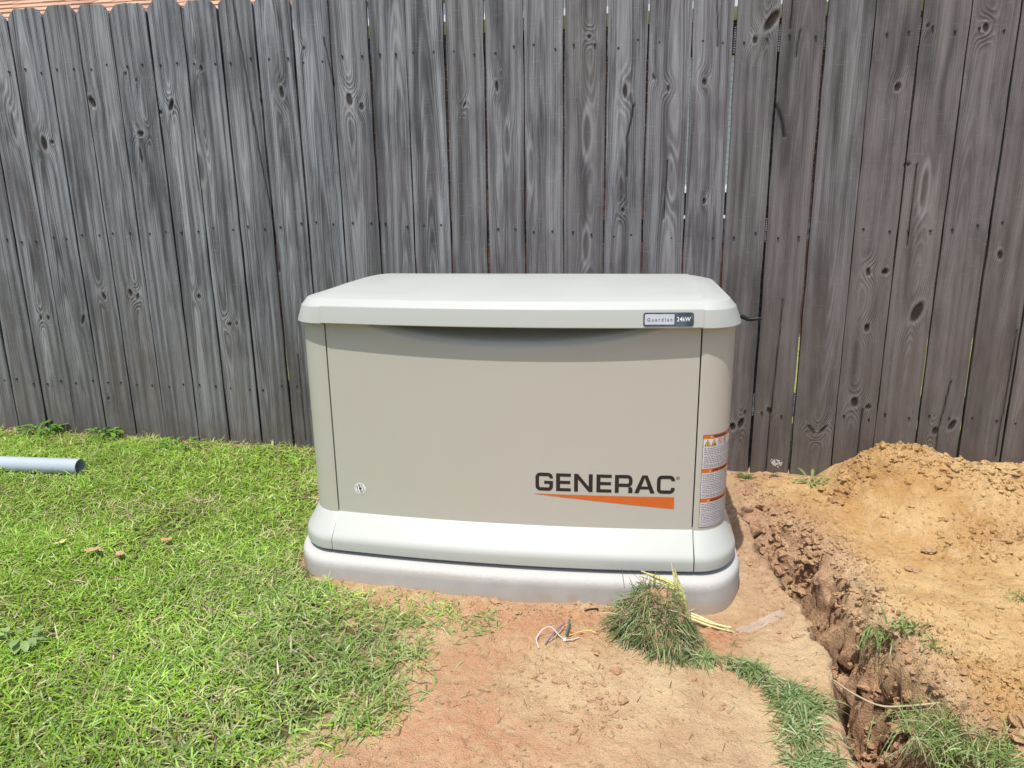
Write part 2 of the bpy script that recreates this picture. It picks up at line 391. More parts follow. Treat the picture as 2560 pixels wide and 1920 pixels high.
ycr = .70 + .03 * np.sin(cxr * 7)
dens = dens + onm * (.45 * np.exp(-((cyr - ycr) / .09) ** 2) + .55 * np.exp(-((cxr - 1.50) / .13) ** 2 - ((cyr - .38) / .09) ** 2) + .4 * sstep(.0, .4, fbm(cxr * 5, cyr * 5, 201, 3)))
dens = dens + .45 * np.exp(-((cxr - .26) / .12) ** 2 - ((cyr + .52) / .10) ** 2) + .55 * np.exp(-((cxr - .1) / .35) ** 2 - ((cyr + .15) / .05) ** 2)
dens = dens + .5 * np.exp(-((cxr - np.interp(cyr, RY, RX) - .02) / .04) ** 2)
dens = dens * (1 - lawn_soft(cxr, cyr) * .97) * (g_[1] < .3)
padin = (np.abs(cxr) < .655) & (cyr > -.10) & (cyr < .75)
keep = (rng.uniform(0, 1, N) < dens * .50) & ~padin
P = np.stack([cxr, cyr, np.maximum(g_[0], mz)], -1)[keep]
S = .0018 + .0062 * rng.beta(1.1, 4.0, len(P)) + (rng.uniform(0, 1, len(P)) < .05) * rng.uniform(.003, .009, len(P))
P[:, 2] += S * .25
V, F = crumb_mesh(P, S)
mesh_obj('soil_crumbs', V, F, MT['soil'], smooth=False, attrs=crumb_attrs(P, 12), kind='stuff', label='small crumbs of sandy clay scattered over the bare ground', cat='soil crumbs')
# chunks that stick out of the trench wall, the slumped bank and the crest of the heap
N = 9000
cy = rng.uniform(-1.0, .72, N); rr_ = np.interp(cy, RY, RX); cx = rr_ + rng.uniform(-.16, .035, N)
d_ = ground_fields(cx, cy)[1]; kp_ = (d_ > .02) & (d_ < .97) & (cx > np.interp(cy, TY, TL) + .06) & (rng.uniform(0, 1, N) < .09 + .20 * sstep(0, .4, fbm(cx * 9, cy * 9, 401, 3)))
A1 = np.c_[cx, cy][kp_]
bx = rng.normal(.88, .10, 1500), rng.normal(.38, .20, 1500); A2 = np.c_[bx[0], bx[1]]; A2 = A2[(A2[:, 0] > .70) & (A2[:, 1] < .85) & (A2[:, 0] < 1.06)][:110]
hx_ = rng.uniform(1.04, 1.95, 1300); A3 = np.c_[hx_, .70 + .03 * np.sin(hx_ * 7) + rng.normal(-.02, .045, 1300)]
A4 = np.c_[rng.normal(1.50, .12, 420), rng.normal(.38, .08, 420)]; A5 = np.c_[rng.normal(1.22, .12, 420), rng.normal(-.36, .12, 420)]; A5 = A5[A5[:, 0] > np.interp(A5[:, 1], RY, RX) + .02]
A = np.concatenate([A1, A2, A3, A4, A5]); A = A[(A[:, 1] < .975) & (np.abs(A[:, 0]) > .665)]
P = np.c_[A, top_z(A[:, 0], A[:, 1])]; S = .0025 + .022 * rng.beta(.8, 4.6, len(P))
V, F = crumb_mesh(P, S, .75, ICO2, 9)
V += (.18 * np.repeat(S, 42))[:, None] * np.stack([n2(V[:, 0] * 150 + k, V[:, 1] * 150 + V[:, 2] * 90, 70 + k) for k in range(3)], -1)
at_ = crumb_attrs(P, 42); wl_ = np.repeat(np.clip(ground_fields(P[:, 0], P[:, 1])[1] * 3, 0, 1), 42) * (np.repeat(P[:, 0], 42) < 1.1); at_['brown'] = np.clip(at_['brown'] * .35 + wl_ * .5, 0, 1)
mesh_obj('soil_chunks', V, F, MT['soil'], smooth=False, attrs=at_, kind='stuff', label='rough chunks of clay on the trench wall and on the crest of the sand heap', cat='soil chunks')
# countable clods
def clod(name, x, y, s, label, cat, squash=.6, seed=1, mat=None, zoff=.2, red=0., brn=.2, spo=1., group=None):
    z = float(top_z(x, y)[0]); P_ = np.array([[0, 0, 0.]])
    V, F = crumb_mesh(P_, np.array([s]), squash, ICO3, seed)
    d3 = V / s
    V = V * (1 + .25 * n2(d3[:, 0] * 1.7 + seed, d3[:, 1] * 1.7 + d3[:, 2] * 1.3, seed))[:, None]
    o1 = np.ones(len(V))
    o = mesh_obj(name, V, F, mat or MT['soil'], smooth=False, attrs=dict(red=o1 * red, brown=o1 * brn, spoil=o1 * spo, lawn=o1 * 0, back=o1 * 0), label=label, cat=cat, group=group)
    o.location = (x, y, z + s * zoff); return o
CG = 'larger clods lying on the spoil'
clod('clay_clod', 1.045, .625, .017, 'dark brown clod, left of a close pair at the foot of the sand heap', 'clod', .5, 3, brn=.9, group=CG)
clod('clay_clod', 1.115, .665, .013, 'small brown clod, right of a close pair at the foot of the sand heap', 'clod', .6, 4, brn=.9, group=CG)
clod('clay_clod', .782, .150, .026, 'pale clod perched on the trench edge by the hanging roots', 'clod', .8, 5, brn=.35, spo=.3, group=CG, zoff=.5)
clod('clay_clod', 1.150, -.515, .040, 'flat pale slab of hard clay in the lower right corner', 'clod', .4, 6, brn=.25, spo=.4, group=CG)
clod('clay_clod', 1.62, .70, .030, 'rounded sand lump on top of the heap at its right end', 'clod', .75, 9, brn=.1, group=CG, zoff=.3)
clod('clay_clod', 1.26, .335, .020, 'flat brown clod on the smooth sand below the heap', 'clod', .4, 12, brn=.5, group=CG)
clod('clay_clod', 1.17, .20, .016, 'small reddish clod on the smooth sand above the trench', 'clod', .5, 14, brn=.5, red=.6, group=CG)
clod('clay_clod', .292, -.165, .013, 'red clay lump near the dark twig in front of the pad', 'clod', .8, 21, brn=.2, red=1, spo=0, group=CG)

# ------------------------------------------------------------------ blades
def blades(P, D, L, Wd, bend, seed=0, nseg=2, lift=None):
    r = np.random.default_rng(seed); n = len(P)
    D = D / np.linalg.norm(D, axis=1)[:, None]
    up = np.stack([r.normal(0, .45, n), r.normal(0, .45, n), np.ones(n)], -1)
    Sd = np.cross(D, up); Sd /= np.linalg.norm(Sd, axis=1)[:, None] + 1e-9
    cols = []
    for k in range(nseg + 1):
        t = k / nseg
        c = P + D * (L * t)[:, None]; c[:, 2] -= bend * L * t * t
        if k < nseg:
            w = Wd * (1 - .35 * t) * .5
            cols += [c - Sd * w[:, None], c + Sd * w[:, None]]
        else: cols.append(c)
    m = 2 * nseg + 1
    V = np.stack(cols, 1).reshape(-1, 3); o = (np.arange(n) * m)[:, None]
    Fq = [o + np.array([[2 * k, 2 * k + 1, 2 * k + 3, 2 * k + 2]]) for k in range(nseg - 1)]
    Ft = o + np.array([[2 * nseg - 2, 2 * nseg - 1, 2 * nseg]])
    Fs = ([np.concatenate(Fq)] if Fq else []) + [Ft]
    return V, Fs, m
mg = Mat('grass_blade', rough=.42, spec=.5)
gc = mg.attr('col', 'Color'); mg.base(gc)
tr = mg.n('BsdfTranslucent'); mg.set(tr.inputs[0], mg.mix(.35, gc, (.35, .45, .05)))
mx_ = mg.n('MixShader'); mx_.inputs[0].default_value = .30
mg.t.links.new(mg.b.outputs[0], mx_.inputs[1]); mg.t.links.new(tr.outputs[0], mx_.inputs[2])
mg.t.links.new(mx_.outputs[0], mg.t.nodes['Material Output'].inputs[0])
MT['grass'] = mg.m
def pick(cols, w, n, r, jit=.18):
    c = np.array(cols)[r.choice(len(cols), n, p=np.array(w) / sum(w))]
    return c * r.uniform(1 - jit, 1 + jit, (n, 1)) * r.uniform(.94, 1.06, (n, 3))
def grass_cols(x, y, r):
    n = len(x)
    fresh = pick([(.34, .55, .06), (.26, .46, .05), (.43, .60, .12), (.40, .48, .10)], [3, 3, 2, 1.3], n, r)
    dull = pick([(.30, .43, .11), (.37, .49, .17), (.22, .34, .08), (.48, .50, .22)], [3, 3, 2, 1.5], n, r)
    dry = pick([(.56, .48, .27), (.44, .35, .19), (.62, .56, .34)], [2, 1, 1], n, r)
    near = sstep(-1.15, -.30, x) * sstep(.35, -.15, y)
    k = np.clip(.78 * near + .5 * fbm(x * 2.2, y * 2.2, 300, 3), 0, 1)
    m = (r.uniform(0, 1, n) < k)[:, None]
    c = np.where(m, dull, fresh) * (1 + .30 * fbm(x * 4.5, y * 4.5, 305, 3))[:, None]
    pd = .10 + .30 * sstep(.15, .5, fbm(x * 3.3 + 8, y * 3.3, 310, 3)) + .35 * sstep(.90, 1.0, y)
    return np.where((r.uniform(0, 1, n) < pd)[:, None], dry, c)
r = np.random.default_rng(77)
N = 340000
gx = r.uniform(-3.3, 0.02, N); gy = r.uniform(-1.25, .995, N)
j = r.normal(0, .020, (2, N)) + .045 * np.stack([fbm(gx * 11, gy * 14, 61, 3), fbm(gx * 11 + 9, gy * 11, 62, 3)])
inl = in_poly(gx + j[0], gy + j[1], LAWN)
# only where a step to the side could see it
vis = (gy > -1.0 - .35 * np.clip(-gx - .6, 0, 1)) 
den = .66 + .55 * fbm(gx * 5, gy * 5, 320, 3) + .5 * sstep(-.75, -.66, gx) * sstep(-.35, -.1, gy)
den = den * (1 - .75 * sstep(.86, .97, gy + .05 * fbm(gx * 3, gy * 3, 321, 3)))
edgefade = sstep(-.62, -.12, gx) * sstep(.0, -.2, gy); den = den * (1 - .62 * edgefade * (fbm(gx * 9, gy * 9, 322, 3) > -.25) - .2 * edgefade)
sparse = np.exp(-((gx + .13) / .16) ** 4 - ((gy + .24) / .085) ** 4) * .30 * (fbm(gx * 12, gy * 12, 330, 2) > -.05)
sparse += np.exp(-((gx + .38) / .1) ** 4 - ((gy + .16) / .04) ** 4) * .05
keep = ((inl & (r.uniform(0, 1, N) < den)) | (r.uniform(0, 1, N) < sparse)) & vis & ~((np.abs(gx) < .650) & (gy > -.055 - .07 * sstep(.65, .56, np.abs(gx))) & (gy < .72))
gx, gy = gx[keep], gy[keep]; n = len(gx)
az = r.uniform(0, 6.283, n); az = az + .9 * fbm(gx * 6, gy * 6, 340, 2)
el = np.abs(r.normal(.38, .32, n)) + .03 + .5 * (r.uniform(0, 1, n) < .08)
long_ = sstep(-.1, .5, fbm(gx * 4, gy * 4, 350, 3))
L = r.uniform(.020, .052, n) * (1 + .3 * long_) ; Wd = np.where(r.uniform(0, 1, n) < .45, r.uniform(.0013, .0026, n), r.uniform(.0024, .0048, n))
isp = ~in_poly(gx, gy, LAWN); L = np.where(isp, L * .8, L)
D = np.stack([np.cos(az) * np.cos(el), np.sin(az) * np.cos(el), np.sin(el)], -1)
P = np.stack([gx, gy, gz(gx, gy) + r.uniform(-.002, .014, n) * ~isp], -1)
V, Fs, m = blades(P, D, L, Wd, r.uniform(.1, .5, n), 3)
mesh_obj('lawn_grass', V, Fs, MT['grass'], smooth=False, attrs=dict(col=np.repeat(grass_cols(gx, gy, r), m, 0)), kind='stuff', label='sunlit green lawn of flat bladed grass left of the generator', cat='grass')

# uprooted strip of turf running from the sod clump to the trench
RP = np.array([(.45, -.315), (.52, -.335), (.58, -.335), (.645, -.355), (.69, -.40), (.715, -.46), (.72, -.54), (.715, -.62), (.70, -.70), (.70, -.80)])
RW = np.array([.02, .022, .026, .034, .044, .065, .072, .055, .05, .05])
t = (len(RP) - 1.001) * r.uniform(0, 1, 4300) ** .85; i = t.astype(int); f = (t - i)[:, None]
c = RP[i] * (1 - f) + RP[i + 1] * f; w = RW[i] * (1 - f[:, 0]) + RW[i + 1] * f[:, 0]
xy = c + r.normal(0, .5, (len(t), 2)) * w[:, None] * np.array([1., .7])
u = np.hypot(*(xy - c).T) / w
hh = .016 * np.exp(-u * u) * sstep(0, 1.0, t)
n = len(t); az = r.uniform(0, 6.283, n); el = np.abs(r.normal(.35, .3, n))
D = np.stack([np.cos(az) * np.cos(el), np.sin(az) * np.cos(el), np.sin(el)], -1)
P = np.c_[xy, gz(xy[:, 0], xy[:, 1]) + hh]
okk = (ground_fields(xy[:, 0], xy[:, 1])[1] < .3) & (fbm(xy[:, 0] * 16, xy[:, 1] * 16, 410, 3) > -.02 + .38 * u - .26 * (t > 4.3))
P, D = P[okk], D[okk]; n = len(P)
V, Fs, m = blades(P, D, r.uniform(.025, .065, n), r.uniform(.0018, .0036, n), r.uniform(.2, .7, n), 5, 3)
cc = pick([(.25, .34, .13), (.32, .41, .18), (.18, .26, .08), (.50, .45, .26)], [3, 3, 2, 1.5], n, r)
mesh_obj('turf_strip', V, Fs, MT['grass'], smooth=False, attrs=dict(col=np.repeat(cc, m, 0)), kind='stuff', label='ragged strip of cut grass running along the left lip of the trench', cat='grass')

# short dry stalks and root hairs strewn over the bare dirt
N = 5200; bx = r.uniform(-.45, 1.5, N); by = r.uniform(-.95, .95, N)
kk = (lawn_soft(bx, by) < .3) & ~((np.abs(bx) < .66) & (by > -.12) & (by < .76)) & (ground_fields(bx, by)[1] < .5) & (r.uniform(0, 1, N) < .16 + .5 * sstep(.0, .4, fbm(bx * 5, by * 5, 420, 3)))
bx, by = bx[kk], by[kk]; n = len(bx); az = r.uniform(0, 6.283, n); el = r.normal(.05, .12, n)
D = np.stack([np.cos(az) * np.cos(el), np.sin(az) * np.cos(el), np.sin(el)], -1)
V, Fs, m = blades(np.c_[bx, by, top_z(bx, by) + .003], D, r.uniform(.008, .034, n), r.uniform(.0008, .0018, n), r.uniform(-.2, .3, n), 12, 3)
cc = pick([(.16, .10, .055), (.26, .18, .09), (.42, .34, .18), (.16, .20, .07)], [3, 2, 1, 1], n, r)
mesh_obj('dry_stalks', V, Fs, MT['grass'], smooth=False, attrs=dict(col=np.repeat(cc, m, 0)), kind='stuff', label='dry stalks and root hairs strewn over the bare dirt', cat='dry stalks')
# ------------------------------------------------------------------ sod clump
sod = thing('sod_clump', 'upturned clump of dark grass and clay leaning on the pad front', 'sod clump', (.40, -.215, -.10))
bv, bf = ICO3; q = bv.copy()
SODC = np.array([.410, -.235, -.075]); SODR = np.array([.090, .085, .090])
def sod_surf(q):
    k = 1 + .18 * n2(q[:, 0] * 2.2 + 3, q[:, 1] * 2.2 + q[:, 2] * 1.7, 8) + .10 * n2(q[:, 0] * 5, q[:, 1] * 5 + q[:, 2] * 4, 9)
    v = q * SODR * k[:, None]
    v[:, 0] += .25 * np.clip(-v[:, 1], 0, 1) - .10 * v[:, 2]
    v[:, 1] += .25 * v[:, 2]
    return v + SODC
q2 = ico_sub(*ICO3); V = sod_surf(q2[0]); o1 = np.ones(len(V))
V += .004 * np.stack([n2(V[:, 0] * 120, V[:, 1] * 120, 5), n2(V[:, 1] * 120, V[:, 2] * 120, 6), n2(V[:, 0] * 120, V[:, 2] * 120, 7)], -1)
mesh_obj('soil_lump', V, q2[1], MT['soil'], sod, True, attrs=dict(red=o1 * .6, brown=o1 * .55, spoil=o1 * 0, lawn=o1 * 0, back=o1 * 0))
n = 3600; q = r.normal(0, 1, (n * 3, 3)); q /= np.linalg.norm(q, axis=1)[:, None]
q = q[(q[:, 1] < .62) & (q[:, 2] > -.55) & ~((q[:, 0] > .55) & (q[:, 1] > -.3))][:n]; n = len(q)
q = q[~((q[:, 2] > .86) & (q[:, 0] > .0) & (r.uniform(0, 1, n) < .6))]; n = len(q)
P = sod_surf(q) ; D = q * np.array([.55, .60, .20]) + r.normal(0, .95, (n, 3)); D[:, 2] -= .15
V, Fs, m = blades(P, D, r.uniform(.030, .078, n), r.uniform(.0016, .0030, n), r.uniform(.2, .8, n), 8, 3)
cc = pick([(.12, .18, .06), (.17, .25, .09), (.25, .34, .14), (.46, .40, .23), (.28, .22, .12)], [3, 3, 1.5, 2.4, 2.2], n, r)
mesh_obj('grass_blades', V, Fs, MT['grass'], sod, False, attrs=dict(col=np.repeat(cc, m, 0)), kind='stuff')
# trailing roots under the clump
a = Acc()
for k in range(46):
    x0 = r.uniform(.33, .50); y0 = -.27 - .35 * max(0, x0 - .36) + r.normal(0, .012)
    p0 = np.array([x0, y0, float(gz(x0, y0)[0]) + r.uniform(.005, .03)]); dd = np.array([r.normal(.35, .4), r.normal(-.5, .4), -.25]); dd /= np.linalg.norm(dd)
    a.add(*tube_vf(smooth_path([p0, p0 + dd * .015 + r.normal(0, .004, 3), p0 + dd * r.uniform(.025, .05) + r.normal(0, .006, 3)], 4), .0006, 4))
a.obj('roots', plain('dry_root', (.34, .23, .14), .9), sod)

# ------------------------------------------------------------------ loose grass tufts along the trench
def tuft(x, y, z, n, Lr, spread, label, droop=.5, lean=(0, 0, .8), dead=.2, seed=1, roots=0, rad=.02, name='grass_tuft', broad=1.0):
    r_ = np.random.default_rng(seed)
    t_ = thing(name, label, 'grass tuft', (x, y, z), 'loose grass tufts around the trench')
    P = np.array([x, y, z]) + np.c_[r_.normal(0, rad, (n, 2)), r_.uniform(-.004, .006, n)]
    D = np.array(lean) + r_.normal(0, spread, (n, 3)); D[:, 2] = np.where(D[:, 2] < -.2, -D[:, 2], D[:, 2])
    V, Fs, m = blades(P, D, r_.uniform(*Lr, n), r_.uniform(.0016, .003, n) * broad, r_.uniform(.2, 1.0, n) * droop * 2, seed, 4)
    cc = pick([(.17, .25, .075), (.25, .35, .11), (.32, .42, .15), (.48, .42, .24)], [2, 3, 1.5, 6 * dead], n, r_)
    mesh_obj('grass_blades', V, Fs, MT['grass'], t_, False, attrs=dict(col=np.repeat(cc, m, 0)))
    if roots:
        a = Acc()
        for k in range(roots):
            p0 = np.array([x, y, z]) + r_.normal(0, .010, 3); L_ = r_.uniform(.04, .11)
            a.add(*tube_vf(smooth_path([p0, p0 + [r_.normal(-.008, .01), r_.normal(-.005, .008), -L_ * .5], p0 + [r_.normal(-.012, .015), r_.normal(-.008, .012), -L_]], 4), .0010, 4))
        a.obj('roots', plain('root_brown', (.30, .19, .11), .9), t_)
    return t_
TZ = lambda x, y: float(top_z(x, y)[0])
tuft(.775, .40, TZ(.775, .40) + .015, 110, (.03, .06), .5, 'small dark tuft on the slumped bank beside the generator base', seed=31, dead=.35)
tuft(.845, .175, TZ(.845, .175) + .05, 130, (.04, .085), .42, 'wilted tuft with bare roots hanging into the trench behind the pale clod', seed=32, roots=12, dead=.35)
tuft(.995, -.085, TZ(1.01, -.085) - .005, 70, (.03, .065), .5, 'thin green tuft drooping over the far trench wall, left of a leafier one', seed=33, lean=(-.4, -.3, .4), droop=.9, roots=5)
tuft(1.045, -.115, TZ(1.05, -.115) + .004, 65, (.03, .06), .5, 'leafy tuft of broad blades on the far lip of the trench', seed=34, broad=2.0)
tuft(1.075, -.20, TZ(1.08, -.20) + .004, 40, (.02, .045), .5, 'small bright green sprig on the far trench lip below the leafy tuft', seed=38, broad=1.5, dead=.05)
tuft(1.005, -.46, TZ(1.045, -.46) - .01, 430, (.04, .10), .95, 'big tangled tuft hanging over the trench at the bottom of the picture', seed=35, lean=(-.35, -.2, .25), droop=.5, rad=.042, roots=18)
tuft(1.075, -.55, TZ(1.09, -.55), 240, (.04, .09), .95, 'second tangled tuft lying right of the biggest one by the trench', seed=36, lean=(.1, -.2, .25), droop=.5, rad=.036)
tuft(1.405, .085, TZ(1.405, .085) + .004, 90, (.02, .045), .5, 'pale green tuft alone on the sand at the right edge', seed=37, lean=(-.1, -.3, .5), dead=.5)
tuft(.600, -.245, TZ(.600, -.245), 8, (.02, .05), .35, 'single upright green sprig on the dirt between turf strip and pad', seed=39, rad=.004)

# ------------------------------------------------------------------ weeds by the fence
def weed(x, y, n, leaf, h, label, col, seed, name='weed', rad=.05, slim=.55):
    r_ = np.random.default_rng(seed); z = float(top_z(x, y)[0])
    t_ = thing(name, label, 'weed', (x, y, z)); st = Acc(); LV = []; LF = []; cnt = 0; cols = []
    for k in range(n):
        a_ = r_.uniform(0, 6.28); R_ = rad * math.sqrt(r_.uniform(0, 1)); hh = h * r_.uniform(.4, 1)
        p1 = np.array([x + R_ * math.cos(a_), y + R_ * math.sin(a_) * .6, z + hh])
        st.add(*tube_vf([np.array([x, y, z - .004]) + [R_ * .4 * math.cos(a_), R_ * .3 * math.sin(a_), 0], p1], .0009, 4))
        dirv = np.array([math.cos(a_), math.sin(a_), r_.uniform(-.2, .6)]); dirv /= np.linalg.norm(dirv)
        sd = np.cross(dirv, [0, 0, 1.]); sd /= np.linalg.norm(sd); L = leaf * r_.uniform(.6, 1.2)
        up = np.cross(sd, dirv)
        pts = []
        for tt, ww in ((0, .12), (.25, .8), (.55, 1), (.8, .65), (1, .05)):
            c = p1 + dirv * L * tt - up * L * .25 * tt * tt
            pts += [c - sd * L * slim * .5 * ww + up * L * .06 * ww, c, c + sd * L * slim * .5 * ww + up * L * .06 * ww]
        LV.append(np.array(pts)); LF.append(grid_faces(5, 3) + cnt); cnt += 15
        cols.append(np.repeat([np.array(col) * r_.uniform(.75, 1.25)], 15, 0))
    st.obj('stem', plain('weed_stem', (.16, .2, .06), .8), t_)
    mesh_obj('leaves', np.concatenate(LV), np.concatenate(LF), MT['grass'], t_, True, attrs=dict(col=np.concatenate(cols)))
    return t_
weed(-2.36, .955, 60, .035, .05, 'low bright green leafy weed at the fence foot, far left', (.14, .30, .05), 1, rad=.10)
weed(-2.03, .945, 45, .032, .045, 'leafy weed at the fence foot above the grey pipe end', (.16, .33, .05), 2, rad=.08)
weed(-1.62, .88, 60, .030, .035, 'broad low patch of weed leaves right of the pipe, near the fence', (.17, .33, .06), 3, rad=.11)
weed(-1.13, -.53, 16, .030, .035, 'dull green rosette of wide leaves in the lawn at the lower left', (.30, .42, .16), 4, rad=.05, slim=.6)
weed(.80, .90, 34, .014, .022, 'tiny green weed at the fence foot beside the generator', (.14, .27, .06), 5, rad=.03)
weed(1.025, .835, 16, .060, .02, 'weed of long pale blades lying flat before the fence', (.24, .34, .13), 6, rad=.035, slim=.2)
fw = weed(.905, .93, 5, .012, .02, 'withered weed with a pale seed head in front of the fence', (.20, .24, .11), 7, rad=.012)
z0 = float(top_z(.905, .93)[0])
Vt, Ft = tube_vf(smooth_path([(.905, .93, z0), (.909, .928, z0 + .03), (.915, .925, z0 + .055)], 5), .0009, 5)
mesh_obj('flower_stalk', Vt, Ft, plain('dry_stalk', (.25, .2, .13), .9), fw)
pp = np.array([.915, .925, z0 + .060]) + rng.normal(0, .009, (60, 3)); Vh, Fh = crumb_mesh(pp, rng.uniform(.0015, .0035, 60), .9)
mesh_obj('seed_head', Vh, Fh, plain('pale_fluff', (.5, .48, .45), .9), fw, False)

# ------------------------------------------------------------------ weathered wood
def wood_mat(name, light, dark, warm):
    m = Mat(name, rough=.88, spec=.2); p = m.pos(); oi = m.n('ObjectInfo').outputs['Random']
    g = m.attr('grain'); kn = m.attr('knot'); ck = m.attr('crack'); low = m.attr('low')
    n1 = m.noise(m.vscale(p, (70, 70, 1.6)), 1, 5, .6)
    n2_ = m.noise(m.vscale(p, (14, 14, .55)), 1, 4, .55)
    n3 = m.noise(m.vscale(p, (330, 330, 7)), 1, 3, .6)
    saw = m.noise(m.vscale(p, (14, 14, 210)), 1, 3, .6)
    ph = m.math('ADD', m.math('MULTIPLY', g, 6.2832), m.math('MULTIPLY', n1, 3.0))
    ring = m.math('ADD', m.math('MULTIPLY', m.math('SINE', ph), .5), .5)
    ring = m.math('POWER', ring, 1.7)
    big = m.math('ADD', m.math('MULTIPLY', m.math('SINE', m.math('ADD', m.math('MULTIPLY', g, 1.25), m.math('MULTIPLY', n2_, 5.0))), .5), .5)
    tone = m.math('ADD', m.math('ADD', m.math('MULTIPLY', m.math('MULTIPLY', ring, m.ramp(n2_, .3, .6)), .36), m.math('MULTIPLY', big, .26)), m.math('ADD', m.math('MULTIPLY', n1, .75), m.math('MULTIPLY', n3, .80)))
    c = m.mix(m.ramp(tone, .58, 1.30), dark, light)
    wv = m.ramp(oi, 0, 1, 0, .5)
    c = m.mix(m.math('MULTIPLY', m.attr('warm'), .85), c, m.mix(m.ramp(tone, .3, 1.0), tuple(v * .55 for v in warm), warm))
    c = m.mix(m.ramp(n2_, .50, .72, 0, .80), c, (.070, .069, .072))
    n5 = m.noise(m.vscale(p, (8, 8, 2.2)), 1, 5, .6); c = m.mix(m.ramp(n5, .46, .64, 0, .70), c, m.mix(1.0, c, (.50, .50, .52), 'MULTIPLY'))
    st = m.attr('stain'); c = m.mix(m.math('MULTIPLY', st, .8), c, (.055, .052, .052))
    c = m.mix(m.ramp(saw, .58, .78, 0, .26), c, tuple(min(1, v * 1.35) for v in light))
    hue = m.noise(p, 2.2, 3); c = m.mix(m.ramp(hue, .5, .7, 0, .3), c, m.mix(.5, c, (.22, .15, .17)))
    c = m.mix(m.math('MULTIPLY', m.attr('pale'), .6), c, (.36, .35, .35))
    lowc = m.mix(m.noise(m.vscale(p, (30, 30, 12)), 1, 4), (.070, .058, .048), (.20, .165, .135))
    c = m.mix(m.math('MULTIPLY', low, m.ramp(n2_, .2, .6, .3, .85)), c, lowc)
    c = m.mix(m.ramp(oi, 0, 1, 0, .30), c, m.mix(1.0, c, (.55, .56, .60), 'MULTIPLY'))
    c = m.mix(kn, c, m.mix(m.noise(p, 160, 2), (.008, .006, .005), (.050, .032, .023)))
    c = m.mix(ck, c, (.010, .008, .008))
    m.base(c)
    h = m.math('ADD', m.math('ADD', m.math('MULTIPLY', ring, .8), m.math('MULTIPLY', n3, .6)), m.math('MULTIPLY', saw, .35))
    m.bump(h, .0022, .8)
    return m.m
MT['wood'] = wood_mat('weathered_pine', (.40, .41, .43), (.062, .064, .070), (.215, .190, .178))
fence = thing('wooden_fence', 'weathered grey dog eared picket fence standing behind the generator', 'fence', (0, 1.0, -.1))
E_ = [-2.362, -2.214, -2.051, -1.903, -1.753, -1.589, -1.44, -1.285, -1.136, -.982, -.832, -.680, -.534, -.382, -.232, -.081, .067, .223, .370, .525, .672, .825, .98, 1.136, 1.287, 1.44, 1.594]
while E_[0] > -3.9: E_.insert(0, E_[0] - .1525)
while E_[-1] < 3.2: E_.append(E_[-1] + .1525)
